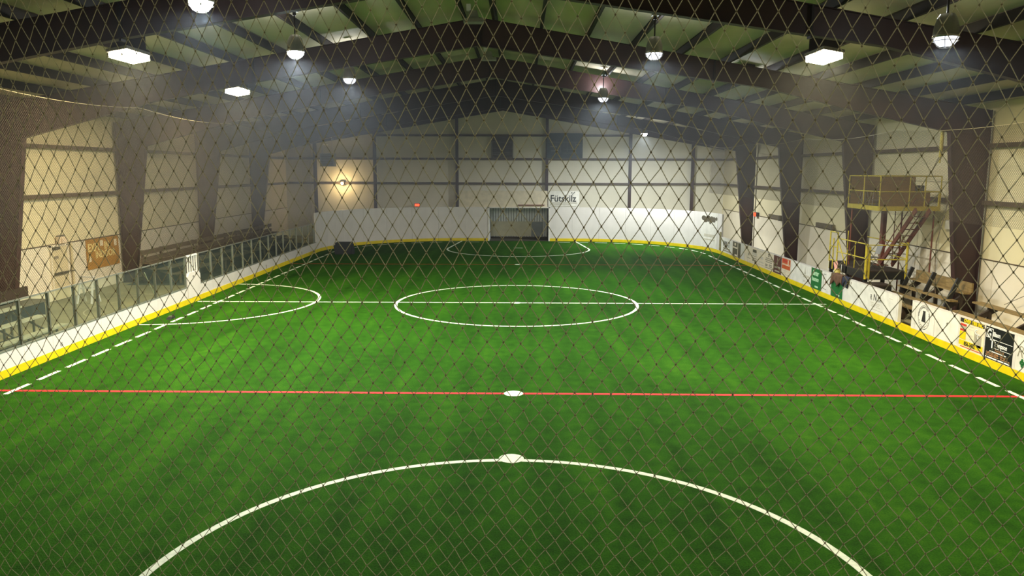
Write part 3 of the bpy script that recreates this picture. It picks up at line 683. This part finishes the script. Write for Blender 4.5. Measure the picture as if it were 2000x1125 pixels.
# ---------------------------------------------------------------- side nets hung from the rafters
def bars_mesh(P, Q, r, nsides=3):
    P = np.asarray(P, float); Q = np.asarray(Q, float); d = Q-P; d /= np.linalg.norm(d, axis=1)[:, None]+1e-9
    up = np.tile([0.0, 1.0, 0.0], (len(P), 1)); up[np.abs(d[:, 1]) > 0.9] = [1.0, 0, 0]
    a = np.cross(d, up); a /= np.linalg.norm(a, axis=1)[:, None]; b = np.cross(a, d)
    n = len(P); V = np.zeros((n, 2, nsides, 3))
    for k in range(nsides):
        t = 2*math.pi*k/nsides; o = (a*math.cos(t)+b*math.sin(t))*r
        V[:, 0, k] = P+o; V[:, 1, k] = Q+o
    base = (np.arange(n)*2*nsides)[:, None]
    F = []
    for k in range(nsides):
        k2 = (k+1) % nsides
        F.append(base+np.array([[k, k2, nsides+k2, nsides+k]]))
    F = np.concatenate(F, 0)
    return V.reshape(-1, 3), F
def np_object(name, V, F, m, parent, kind=None, smooth=True):
    V = np.asarray(V); c = (V.min(0)+V.max(0))/2; V = V-c
    me = bpy.data.meshes.new(name); n, k = F.shape
    me.vertices.add(len(V)); me.vertices.foreach_set('co', V.astype(np.float32).ravel())
    me.loops.add(n*k); me.loops.foreach_set('vertex_index', F.astype(np.int32).ravel())
    me.polygons.add(n); me.polygons.foreach_set('loop_start', np.arange(0, n*k, k, dtype=np.int32))
    if smooth: me.polygons.foreach_set('use_smooth', np.ones(n, dtype=bool))
    me.update(calc_edges=True); me.validate(); me.materials.append(MATS[m])
    o = bpy.data.objects.new(name, me); C.objects.link(o)
    if parent is not None: o.parent = parent; o.location = Vector(c.tolist())-wloc(parent)
    else: o.location = Vector(c.tolist())
    if kind: o['kind'] = kind
    return o
def side_net(x, y0, y1, zlow, ztops, label, pitch=0.08):
    t = thing('barrier_net', (x, (y0+y1)/2, zlow), label, 'net', 'dark nets hung along the sides')
    hooks = sorted(ztops)
    def top(y):
        for (a, za), (b, zb) in zip(hooks, hooks[1:]):
            if a <= y <= b:
                u = (y-a)/(b-a); return za+(zb-za)*u-0.16*4*u*(1-u)
        return hooks[0][1] if y < hooks[0][0] else hooks[-1][1]
    P = []; Q = []
    H = max(z for _, z in hooks)-zlow
    for s in (-1, 1):
        k = y0-H
        while k < y1+H:
            # diagonal line y = k + s*(z - zlow), cut into pieces and clipped to the sagging top
            z = zlow; st = 0.65
            while z < zlow+H:
                za, zb = z, min(z+st, zlow+H); ya, yb = k+s*(za-zlow), k+s*(zb-zlow)
                if y0 <= ya <= y1 and y0 <= yb <= y1 and za < top(ya)-0.01:
                    tz = min(zb, top(yb)); f = (tz-za)/(zb-za)
                    if f > 0.03: P.append((x, ya, za)); Q.append((x, ya+(yb-ya)*f, za+(zb-za)*f))
                z += st
            k += pitch
    V, F = bars_mesh(P, Q, 0.003)
    np_object('net_mesh', V, F, 'net_black', t, 'stuff')
    n = 120; pts = [(x, y0+(y1-y0)*i/n, top(y0+(y1-y0)*i/n)) for i in range(n+1)]
    MB().tube(pts, 0.008, 6).build('head_rope', 'rope', t)
side_net(-12.42, 9.1, 47.5, 1.83, [(y, 7.02) for y in FR], 'fine dark barrier net above the left dasher glass')
side_net(12.45, 9.1, 51.8, 3.6, [(FR[0], 6.3), (FR[1], 6.32), (FR[2], 6.36), (FR[3], 6.42), (FR[4], 6.5), (FR[5], 6.62)], 'fine dark barrier net hung above the right boards')

# ---------------------------------------------------------------- left side: door, sign, bleachers
xw = XL-0.1
door = thing('door_1', (xw, 29.9, 0), 'cream door with push bar in the left wall', 'door', kind='structure')
MB().box(xw-0.02, xw+0.05, 29.45, 30.45, 0, 2.06).build('door_leaf', 'door_cream', door)
for a, b in ((29.38, 29.45), (30.45, 30.52)): MB().box(xw-0.02, xw+0.07, a, b, 0, 2.12).build('door_frame', 'liner_white', door)
MB().box(xw-0.02, xw+0.07, 29.38, 30.52, 2.06, 2.14).build('door_frame', 'liner_white', door)
MB().box(xw+0.05, xw+0.13, 29.52, 30.38, 0.98, 1.06).build('push_bar', 'post_grey', door)
MB().box(xw+0.05, xw+0.07, 29.6, 29.85, 1.6, 1.7).build('door_plate', 'ink_soft', door)
MB().box(xw+0.05, xw+0.1, 29.5, 29.95, 1.95, 2.05).build('door_closer', 'post_grey', door)
l = thing('emergency_light', (XL, 30.1, 2.2), 'small lit emergency lamp box above the cream door', 'lamp')
MB().box(XL-0.08, XL+0.05, 29.85, 30.3, 2.16, 2.42).build('housing', 'lamp_box', l); MB().box(XL+0.05, XL+0.11, 29.95, 30.25, 2.18, 2.36).build('lens', 'lamp_box', l)
for yy in (29.95, 30.22): MB().lathe([(0.06, 0), (0.07, 0.06), (0.0001, 0.08)], (XL-0.01, yy, 2.42), 10).build('lamp_head', 'reflector', l)
pb = thing('door_pipe', (XL, 30.7, 0), 'cream downpipe on the left wall beside the door', 'pipe'); MB().tube([(XL-0.02, 30.75, 0), (XL-0.02, 30.75, 2.1)], 0.05, 8).build('pipe', 'door_cream', pb); MB().box(XL-0.1, XL+0.03, 30.68, 30.82, 1.0, 1.04).build('clip', 'post_grey', pb)
cb = thing('cardboard_sign', (xw+0.03, 33.2, 0.87), 'brown cardboard sign lettered INDOOR beside the left column', 'sign')
MB().box(xw+0.01, xw+0.025, 31.9, 34.5, 0.87, 2.12).build('sheet', 'cardboard', cb)
def lt(s_, y, z, size, m='cream_print', sx=0.9, bold=0.012): return text(s_, (xw+0.03, y, z), size, m, ROT_LEFT, cb, sx, bold=bold)
lt('EXPL', 32.0, 1.62, 0.46, sx=0.95); lt('IN', 33.28, 1.62, 0.46); lt('2', 32.0, 1.2, 0.4); lt('INDOOR', 32.55, 1.3, 0.42, sx=0.95)
for a, b, z0, z1 in ((32.95, 33.2, 1.78, 2.02), (34.1, 34.32, 1.7, 1.98), (32.08, 32.22, 1.2, 1.36)): MB().box(xw+0.032, xw+0.036, a, b, z0, z1).build('taped_paper', 'paper', cb)

def left_bleacher(y0, y1, label, m, rows, thk=0.05):
    t = thing('bleacher', ((rows[0][0]+rows[-1][0])/2, (y0+y1)/2, 0), label, 'bleacher', 'benches along the left wall')
    for (x0, x1, z) in rows: MB().box(min(x0, x1), max(x0, x1), y0, y1, z-thk, z).build('plank', m, t)
    n = max(2, int((y1-y0)/1.8)+1)
    for k in range(n):
        yy = y0+0.25+(y1-y0-0.5)*k/(n-1)
        g = MB()
        for (x0, x1, z) in rows: g.box((x0+x1)/2-0.04, (x0+x1)/2+0.04, yy-0.04, yy+0.04, -0.02, z-thk)
        for (a, b) in zip(rows, rows[1:]): g.bar(((a[0]+a[1])/2, yy, a[2]-thk-0.05), ((b[0]+b[1])/2, yy, a[2]-thk-0.05), 0.05, 0.08)
        g.build('support', 'wood_grey' if m != 'bleacher_alu' else 'post_grey', t)
    return t
rows_wall = [(-15.0, -15.3, 0.42), (-15.45, -15.75, 0.62), (-15.9, -16.2, 0.88), (-16.45, -16.5, 1.08), (-16.52, -16.56, 1.44)]
for i, (a, b, n) in enumerate(((34.2, 40.2, 'nearest of the row'), (40.4, 46.4, 'middle of the row'), (46.6, 52.4, 'farthest of the row'))):
    t = thing('bleacher', (-15.8, (a+b)/2, 0), 'grey wooden bleacher along the left wall, '+n, 'bleacher', 'wooden bleachers along the left wall')
    for x0, x1, z0, z1, m in ((-15.35, -15.0, 0.40, 0.44, 'wood_grey'), (-15.95, -15.5, 0.62, 0.66, 'wood_grey'), (-16.6, -16.1, 0.86, 0.9, 'wood_grey'), (-16.66, -16.6, 0.92, 1.12, 'wood_grey'), (-16.66, -16.6, 1.24, 1.44, 'wood_grey')):
        MB().box(x0, x1, a, b, z0, z1).build('plank', m, t)
    for x0, z1 in ((-15.37, 0.40), (-15.97, 0.62), (-16.62, 0.86)): MB().box(x0-0.02, x0, a+0.02, b-0.02, 0.02, z1).build('shade_board', 'wood_dark', t)  # dark boards put in for the shade beneath the planks
    for k in range(4):
        yy = a+0.3+(b-a-0.6)*k/3
        MB().box(-16.75, -16.67, yy-0.05, yy+0.05, -0.02, 1.44).bar((-15.05, yy, 0.3), (-16.7, yy, 0.72), 0.05, 0.1).box(-15.1, -15.02, yy-0.04, yy+0.04, -0.02, 0.4).build('support', 'wood_grey', t)
for i, (a, b, n) in enumerate(((18.2, 23.0, 'at the left picture edge behind the glass'),)):
    t = thing('bleacher', (-14.2, (a+b)/2, 0), 'pale aluminium bleacher '+n, 'bleacher')
    for x0, x1, z in ((-13.72, -13.45, 0.42), (-14.1, -13.8, 0.25), (-14.4, -14.15, 0.68), (-15.05, -14.8, 0.95)):
        MB().box(x0, x1, a, b, z-0.05, z).build('plank', 'bleacher_alu', t)
    for k in range(4):
        yy = a+0.4+(b-a-0.8)*k/3
        MB().bar((-13.5, yy, 0.0), (-15.1, yy, 0.0), 0.05, 0.06).bar((-13.6, yy, 0.02), (-13.6, yy, 0.38), 0.05, 0.05).bar((-14.28, yy, 0.02), (-14.28, yy, 0.64), 0.05, 0.05).bar((-14.95, yy, 0.02), (-14.95, yy, 0.9), 0.05, 0.05).bar((-13.55, yy, 0.1), (-15.0, yy, 0.86), 0.04, 0.05).build('support', 'post_grey', t)
    MB().box(-14.6, -14.0, a+0.3, b-0.5, 0.0, 0.16).build('foot_board', 'rubber_black', t)
t = thing('bleacher_trailer', (-16.4, 24.0, 0), 'dark bench with pale rail against the left wall at the picture edge', 'bench')
MB().box(-16.9, -16.2, 21.0, 26.6, 0.5, 0.56).build('seat', 'wood_grey', t); MB().box(-17.0, -16.92, 21.0, 26.6, 0.6, 1.0).build('backrest', 'wood_dark', t); MB().box(-16.9, -16.25, 21.2, 26.4, 0.0, 0.48).build('base', 'rubber_black', t)
# white A frame board by the door
t = thing('a_frame_board', (-16.3, 29.2, 0), 'white folding A frame stand on the walkway by the door', 'stand')
for s in (-1, 1):
    for e in (-0.28, 0.28): MB().bar((-16.3+e, 29.2+s*0.3, -0.02), (-16.3+e*0.8, 29.2, 0.98), 0.07, 0.05).build('leg', 'pipe_white', t)
    MB().bar((-16.52, 29.2+s*0.12, 0.55), (-16.08, 29.2+s*0.12, 0.55), 0.04, 0.06).build('rung', 'pipe_white', t)
MB().box(-16.55, -16.05, 29.1, 29.3, 0.95, 1.0).build('top', 'pipe_white', t)

# ---------------------------------------------------------------- things on the turf
t = thing('black_bin', (-10.5, 46.9, 0), 'black tub standing on the turf at the far left corner', 'bin')
MB().prism([(-10.98, 0), (-10.05, 0), (-9.98, 0.55), (-10.1, 0.66), (-10.9, 0.66), (-11.06, 0.5)], 'y', 46.55, 47.3).build('body', 'rubber_black', t)
MB().box(-10.95, -10.05, 46.5, 47.35, 0.63, 0.7).build('lid', 'rubber_black', t); MB().box(-10.04, -9.92, 46.7, 47.15, 0.0, 0.4).build('side_box', 'rubber_black', t)
t = thing('door_stop', (-11.7, 25.95, 0), 'small black block lying on the turf by the left boards', 'block')
MB().prism([(25.75, 0), (26.15, 0), (26.1, 0.09), (25.8, 0.06)], 'x', -11.78, -11.64).build('block', 'rubber_black', t); MB().box(-11.76, -11.66, 25.85, 26.0, 0.07, 0.1).build('grip', 'post_grey', t)

# ---------------------------------------------------------------- fixtures on the end wall
t = thing('wall_louver', (-1.27, YB, 5.95), 'square slatted louver high on the end wall', 'louver')
MB().box(-2.04, -0.5, YB-0.03, YB+0.12, 5.97, 7.55).build('backing', 'steel_dark', t)
for a, b, c, d in ((-2.1, -2.0, 5.93, 7.58), (-0.54, -0.44, 5.93, 7.58)): MB().box(a, b, YB-0.09, YB+0.05, c, d).build('frame', 'louver', t)
s0 = MB().bar((-2.0, YB-0.06, 6.02), (-0.54, YB-0.06, 6.02), 0.012, 0.09, (0, 0.6, 1)).build('slat', 'louver', t)
for k in range(1, 15): inst(s0, (0, 0, 0.105*k))
t = thing('scoreboard', (3.44, YB, 5.9), 'dark blue green scoreboard panel high on the end wall', 'scoreboard')
MB().box(2.1, 4.78, YB-0.3, YB-0.05, 5.92, 7.78).build('cabinet', 'scoreboard', t)
for a, b, z, h in ((2.2, 4.68, 7.1, 0.02), (3.3, 4.2, 6.55, 0.02), (2.35, 2.85, 6.75, 0.06), (2.4, 3.0, 6.45, 0.05), (3.3, 4.3, 6.3, 0.03), (4.3, 4.6, 6.9, 0.05)): MB().box(a, b, YB-0.306, YB-0.3, z, z+h).build('marking', 'heater', t)
for x in (3.1, 3.6, 4.25): MB().box(x, x+0.02, YB-0.306, YB-0.3, 6.4, 7.05).build('marking', 'heater', t)
for a, b, c, d in ((2.08, 4.8, 5.89, 5.93),): MB().box(a, b, YB-0.32, YB-0.04, c, d).build('frame', 'post_grey', t)
t = thing('unit_heater', (-14.0, 58.0, 5.26), 'grey box heater hanging near the far left corner', 'heater')
MB().box(-14.5, -13.52, 57.6, 58.4, 5.26, 6.2).build('casing', 'heater', t)
for k in range(7): MB().box(-14.42, -13.6, 57.57, 57.6, 5.34+0.12*k, 5.4+0.12*k).build('louver_blade', 'post_grey', t)
for x in (-14.35, -13.7): MB().tube([(x, 58, 6.2), (x, 58, ztop(x)+0.28)], 0.015, 6).build('hanger', 'pipe_white', t)
MB().tube([(-14.45, 58.1, 6.2), (-14.45, 58.1, 6.9), (-14.45, 59.8, 6.9)], 0.06, 8).build('flue', 'pipe_white', t)
t = thing('exit_light', (-7.75, 59.85, 2.3), 'small red exit light just above the left end boards', 'exit light'); MB().box(-7.95, -7.55, 59.78, 59.95, 2.26, 2.5).build('housing', 'steel_dark', t); MB().box(-7.92, -7.58, 59.76, 59.78, 2.29, 2.47).build('face', 'exit_red', t)
t = thing('exit_light', (15.4, 51.1, 2.2), 'small red exit light on the far right wall', 'exit light'); MB().box(15.36, 15.55, 50.85, 51.35, 2.1, 2.36).build('housing', 'steel_dark', t); MB().box(15.34, 15.36, 50.88, 51.32, 2.12, 2.34).build('face', 'exit_red', t)
for (a, b, n) in ((38.5, 40.7, 'nearer of two, left of the scorer tower'), (46.4, 48.5, 'farther of two, by the exit light')):
    t = thing('wall_duct', (15.45, (a+b)/2, 2.2), 'grey wooden strip fixed on the right wall, '+n, 'strip', 'strips on the right wall')
    MB().box(15.42, 15.56, a, b, 2.18, 2.4).build('strip', 'wood_grey', t); MB().box(15.4, 15.56, a+0.1, a+0.16, 2.1, 2.42).build('clip', 'post_grey', t)

# ---------------------------------------------------------------- scorer tower on the right
tw = thing('scorer_tower', (13.9, 30, 0), 'two level scorer tower with yellow rails and a steep stair', 'tower')
DX0, DX1, DY0, DY1, DZ = 12.8, 14.3, 28.6, 32.0, 1.4
MB().box(DX0, DX1, DY0, DY1, DZ-0.04, DZ).build('lower_deck', 'wood_dark', tw)
for a, b, c, d in ((DX0, DX0+0.08, DY0, DY1), (DX1-0.08, DX1, DY0, DY1), (DX0+0.08, DX1-0.08, DY0, DY0+0.08), (DX0+0.08, DX1-0.08, DY1-0.08, DY1)): MB().box(a, b, c, d, DZ-0.32, DZ-0.04).build('deck_beam', 'black_paint', tw)
for x in (DX0+0.06, DX1-0.06):
    for y in (DY0+0.1, (DY0+DY1)/2, DY1-0.1): MB().box(x-0.06, x+0.06, y-0.06, y+0.06, -0.02, DZ-0.04).build('leg', 'black_paint', tw)
UX0, UX1, UY0, UY1, UZ = 12.95, 15.1, 28.2, 30.85, 3.72
MB().box(UX0, UX1, UY0, UY1, UZ-0.03, UZ+0.02).build('upper_deck', 'wood_dark', tw)
for a, b, c, d in ((UX0-0.03, UX0+0.05, UY0, UY1), (UX1-0.05, UX1+0.03, UY0, UY1), (UX0, UX1, UY0-0.03, UY0+0.05), (UX0, UX1, UY1-0.05, UY1+0.03)): MB().box(a, b, c, d, UZ-0.1, UZ+0.06).build('edge_beam', 'yellow_rail', tw)
def rail(p, q, r=0.022, m='yellow_rail'): MB().tube([p, q], r, 8).build('rail', m, tw)
ZR = 4.85
for x, y in ((UX0, UY0), (UX0, UY1), (UX0, (UY0+UY1)/2), (14.0, UY0), (14.55, UY0), (UX1, UY0), (UX1, UY1)): rail((x, y, UZ-0.1), (x, y, ZR))
for z in (ZR, 4.3): rail((UX0, UY0, z), (UX0, UY1, z)); rail((UX0, UY0, z), (UX1, UY0, z)); rail((UX1, UY0, z), (UX1, UY1, z))
rail((UX1-0.05, UY0, 4.3), (UX1-0.05, UY0, UZ), 0.03); rail((UX0, UY1, ZR), (UX1, UY1, ZR))
MB().box(UX0+0.03, 14.1, UY0+0.03, UY0+0.05, UZ+0.06, ZR-0.02).build('side_panel', 'plywood', tw)
MB().box(14.1, 14.75, UY0+0.03, UY0+0.05, UZ+0.06, 4.3).build('side_panel', 'plywood', tw)
MB().box(UX0+0.05, 14.6, UY1-0.05, UY1-0.03, UZ+0.06, ZR-0.03).build('side_panel', 'plywood', tw)
MB().box(14.15, 14.2, UY0+0.05, UY0+1.2, 4.3, ZR).build('side_panel', 'plywood', tw)
MB().box(14.14, 14.28, 30.38, 30.6, DZ, UZ-0.1).build('main_post', 'stair_red', tw)
MB().box(14.0, 14.42, 30.28, 30.7, DZ, DZ+0.03).build('post_foot', 'stair_red', tw)
MB().tube([(14.5, 30.2, DZ), (14.5, 30.2, UZ-0.1)], 0.018, 6).build('tie_rod', 'stair_red', tw)
for x, y in ((UX0+0.1, UY1-0.15), (15.0, UY1-0.15), (15.0, UY0+0.15)): MB().tube([(x, y, -0.02 if x > 14.3 else DZ), (x, y, UZ-0.1)], 0.03, 8).build('post', 'stair_red', tw)
sa, sb = Vector((14.15, 30.5, DZ)), Vector((14.15, 27.95, UZ-0.05))
st = MB().bar(sa, sb, 0.06, 0.17).build('stair_stringer', 'stair_red', tw); inst(st, (0.5, 0, 0))
for k in range(1, 9):
    q = sa.lerp(sb, k/9); MB().box(14.18, 14.62, q.y-0.07, q.y+0.07, q.z-0.012, q.z+0.012).build('stair_tread', 'stair_red', tw)
for o_ in (0.0, 0.5): rail((14.15+o_, 30.3, DZ+0.55), (14.15+o_, 28.0, UZ+0.35), 0.018, 'stair_red')
def post(x, y, h, r=0.03): MB().tube([(x, y, DZ-0.3), (x, y, DZ+h)], r, 8).build('rail_post', 'yellow_rail', tw)
post(DX0, DY0, 0.98, 0.05); post(DX0+0.12, DY0+0.02, 0.9, 0.05); post(DX1-0.02, DY0, 1.05, 0.045); post(DX0, DY1, 1.2, 0.03); post(DX0, DY1-0.75, 1.2, 0.03); post(DX0, DY1-0.35, 0.95, 0.025)
for z in (DZ+0.45, DZ+0.98): rail((DX0, DY0, z), (DX0, DY1-0.75, z)); rail((DX1, DY0, z), (DX1, DY1, z))
for z in (DZ+0.42, DZ+0.95): rail((DX0, DY0, z), (DX1, DY0, z), 0.018)
for z in (DZ+1.2, DZ+0.62, DZ+0.05): rail((DX0, DY1-0.75, z), (DX0, DY1, z), 0.024)
rail((DX0, DY1-0.75, DZ+0.95), (DX0, DY1-1.55, DZ+0.05), 0.022); rail((DX0, DY0+1.0, DZ), (DX0, DY0+1.0, DZ+0.98), 0.018); rail((DX0, DY0+1.7, DZ), (DX0, DY0+1.7, DZ+1.35), 0.018)
for y in (DY1-0.75, DY1-1.4, DY1-0.1): rail((DX0-0.06, y, DZ-0.75), (DX0-0.06, y, DZ), 0.012, 'pipe_white')
# chair on the lower deck and stools above
def chair():
    x, y, z = 13.35, 29.35, DZ
    t = thing('folding_chair', (x, y, z), 'grey folding chair on the lower deck of the scorer tower', 'chair')
    MB().box(x-0.2, x+0.2, y-0.2, y+0.2, z+0.42, z+0.45).build('seat', 'chair_grey', t)
    MB().bar((x+0.19, y, z+0.55), (x+0.3, y, z+0.92), 0.4, 0.03, (1, 0, 0)).build('backrest', 'chair_grey', t)
    for s in (-1, 1):
        MB().tube([(x-0.2, y+s*0.2, z), (x+0.18, y+s*0.2, z+0.5), (x+0.3, y+s*0.2, z+0.92)], 0.012, 6).build('leg', 'post_grey', t)
        MB().tube([(x+0.22, y+s*0.2, z), (x-0.18, y+s*0.2, z+0.43)], 0.012, 6).build('leg', 'post_grey', t)
chair()
def stool(x, y, label):
    z = UZ+0.02; t = thing('stool', (x, y, z), label, 'stool', 'stools on the upper deck')
    MB().lathe([(0.16, 0.52), (0.17, 0.55), (0.15, 0.58), (0.0001, 0.59)], (x, y, z), 14).build('seat', 'rubber_black', t, True)
    for k in range(4):
        a = math.pi/4+math.pi/2*k
        MB().tube([(x+0.2*math.cos(a), y+0.2*math.sin(a), z), (x+0.12*math.cos(a), y+0.12*math.sin(a), z+0.53)], 0.012, 6).build('leg', 'chrome', t)
    MB().tube([(x+0.165*math.cos(a), y+0.165*math.sin(a), z+0.22) for a in [math.pi*k/8 for k in range(17)]], 0.008, 5).build('foot_ring', 'chrome', t)
stool(13.3, 30.3, 'chrome legged stool on the upper deck, by the far rail'); stool(13.35, 29.5, 'chrome legged stool on the upper deck, by the plywood panel')
t = thing('control_box', (14.42, 28.7, 4.3), 'dark console box on the upper deck beside the plywood', 'box'); MB().box(14.2, 14.66, 28.5, 28.9, 4.3, 4.52).build('case', 'black_paint', t); MB().box(14.22, 14.64, 28.48, 28.5, 4.33, 4.42).build('panel', 'post_grey', t); MB().box(14.2, 14.66, 28.45, 28.95, 4.26, 4.3).build('shelf', 'wood_dark', t); MB().box(14.2, 14.25, 28.5, 28.55, UZ+0.02, 4.26).build('shelf_leg', 'wood_dark', t)
t = thing('switch_box', (15.4, 26.9, 3.0), 'white switch box on the right wall beside the stair', 'box'); MB().box(15.4, 15.56, 27.9, 28.3, 2.98, 3.3).build('case', 'ad_white', t); MB().box(15.385, 15.4, 27.95, 28.25, 3.02, 3.26).build('cover', 'ad_white', t)

# ---------------------------------------------------------------- right side bleachers
def bleach_r(y0, y1, label, rows, m, ups):
    t = thing('bleacher', (14.1, (y0+y1)/2, 0), label, 'bleacher', 'wooden bleachers behind the right boards')
    for (x0, x1, z) in rows: MB().box(x0, x1, y0, y1, z-0.05, z).build('plank', m, t)
    for yy in ups:
        g = MB(); g.bar((rows[0][0]-0.05, yy, 0.05), (rows[-1][1]+0.05, yy, rows[-1][2]-0.1), 0.09, 0.16)
        for (x0, x1, z) in rows: g.box((x0+x1)/2-0.05, (x0+x1)/2+0.05, yy-0.05, yy+0.05, -0.02, z-0.05)
        g.build('support', 'wood_dark', t)
    return t
bleach_r(19.4, 24.4, 'pale wooden bleacher behind the boards at the right picture edge', [(13.3, 13.55, 0.42), (13.75, 14.0, 0.7), (14.1, 14.2, 0.52), (14.35, 14.65, 0.98)], 'wood', (20.0, 21.8, 23.7))
t = bleach_r(24.75, 28.3, 'worn brown bleacher with dark uprights beside the scorer tower', [(13.2, 13.45, 0.5), (13.55, 13.75, 0.72), (13.85, 14.1, 0.95), (14.25, 14.5, 1.2)], 'wood', (25.1, 26.6, 28.1))
for y in (25.1, 26.6, 28.1): MB().bar((13.9, y, 0.7), (14.25, y-0.05, 1.62), 0.1, 0.12).build('upright', 'black_paint', t)
MB().box(14.5, 14.56, 24.75, 28.3, 1.2, 1.5).build('back_plank', 'wood', t)
t = thing('floor_box', (12.95, 28.0, 0), 'dark equipment crate under the near end of the scorer tower', 'crate'); MB().box(12.7, 13.4, 27.75, 28.5, 0, 0.95).build('case', 'black_paint', t); MB().box(12.68, 13.42, 27.73, 28.52, 0.95, 1.0).build('lid', 'wood_dark', t)

# ---------------------------------------------------------------- cables on the right wall
def cable(pts, label, m='net_black', r=0.012):
    t = MB().tube(pts, r, 6).build('hanging_cable', m); tag(t, label, 'cable', 'cables on the right side'); return t
cable([(14.4, 27.0, 6.2), (14.5, 27.3, 5.6), (14.7, 28.2, 5.0), (14.6, 28.15, 4.86)], 'thin dark cable running down to the upper deck rail')
cable([(14.65, 26.6, 6.3), (14.66, 26.7, 4.8), (14.62, 26.9, 3.6), (14.45, 27.0, 2.6), (14.42, 26.9, 1.8), (14.3, 26.5, 0.9), (14.0, 26.2, 0.02)], 'long pale cable hanging from the roof past the stair', 'wood_grey', 0.018)
cable([(15.3, 21.0, 2.4), (15.3, 24.3, 0.9)], 'straight guy wire slanting down the right wall at the picture edge', 'net_black', 0.008)
t = tag(MB().tube([(14.3, 26.9, 6.35), (14.3, 26.9, 5.5)], 0.06, 8).tube([(14.3, 26.9, 5.5), (14.28, 26.9, 5.3)], 0.03, 8).build('hoist_strap', 'pad_cream'), 'yellow hoist strap hanging beside the right column', 'strap')

# ---------------------------------------------------------------- diamond net in front of the viewer
def front_net():
    t = thing('safety_net', (0, 3.3, 2.6), 'knotted diamond mesh safety net hanging in front of the whole view', 'net')
    wv = 0.0735; X0, X1 = -4.6, 4.6; ncol = int((X1-X0)/wv)
    zs = [7.4]
    while zs[-1] > 2.6:
        z = zs[-1]; h = 0.0665 if z > 5.4 else (0.0475+0.019*max(0.0, (z-4.0)/1.4) if z > 4.0 else 0.0475)
        zs.append(z-h)
    zs = np.array(zs); nr = len(zs)
    J, I = np.meshgrid(np.arange(ncol+1), np.arange(nr))
    U = X0+(J+0.5*(I % 2))*wv; Z = np.repeat(zs[:, None], ncol+1, 1)
    sag = np.clip((5.6-Z)/3, 0, 1)
    x = U+0.012*np.sin(U*1.3+Z*2.1)*sag+0.02*np.sin(Z*1.7+0.6)*sag+rng.normal(0, 0.0016, U.shape)*(1+1.5*sag)
    z = Z+0.010*np.sin(U*1.9+1.0)+0.012*np.sin(U*3.1+Z*1.5)*sag+rng.normal(0, 0.0016, U.shape)*(1+1.5*sag)
    y = 3.27-0.215*U+0.05*np.sin(U*1.1+Z*0.9)*sag+rng.normal(0, 0.002, U.shape)
    K = np.stack([x, y, z], -1); P = []; Q = []
    for i in range(nr-1):
        a = K[i]; b = K[i+1]
        if i % 2 == 0: P += [a, a[1:]]; Q += [b, b[:-1]]
        else: P += [a, a[:-1]]; Q += [b, b[1:]]
    P = np.concatenate(P); Q = np.concatenate(Q)
    V, F = bars_mesh(P, Q, 0.0017, 4); np_object('twine_mesh', V, F, 'twine', t, 'stuff')
    k = K.reshape(-1, 3); r = 0.0046; n = len(k)
    D = np.array([(1,0,0),(-1,0,0),(0,1,0),(0,-1,0),(0,0,1.25),(0,0,-1.25)])*r
    V = (k[:, None, :]+D[None]).reshape(-1, 3)
    T = np.array([(0,2,4),(2,1,4),(1,3,4),(3,0,4),(2,0,5),(1,2,5),(3,1,5),(0,3,5)])
    F = (np.arange(n)[:, None, None]*6+T[None]).reshape(-1, 3)
    np_object('knots', V, F, 'knot', t, 'stuff')
    MB().tube([(X0, 3.27-0.215*X0, 7.42), (X1, 3.27-0.215*X1, 7.42)], 0.012, 8).build('head_rope', 'rope', t)
front_net()

# ---------------------------------------------------------------- thin haze in the hall air
def haze():
    m = bpy.data.materials.new('haze'); m.use_nodes = True; nt = m.node_tree
    for n in list(nt.nodes): nt.nodes.remove(n)
    o = nt.nodes.new('ShaderNodeOutputMaterial'); v = nt.nodes.new('ShaderNodeVolumeScatter')
    v.inputs['Color'].default_value = (0.86, 0.93, 1.0, 1); v.inputs['Density'].default_value = 0.0016; v.inputs['Anisotropy'].default_value = 0.35
    nt.links.new(v.outputs[0], o.inputs['Volume']); MATS['haze'] = m
    h = MB().prism([(XL+0.2, 3.6), (XR-0.2, 3.6), (XR-0.2, 6.9), (XC, 9.75), (XL+0.2, 6.9)], 'y', 6.5, YB-0.4).build('haze', 'haze'); tag(h, 'thin bluish haze hanging in the air of the hall', 'haze', kind='stuff')
haze()
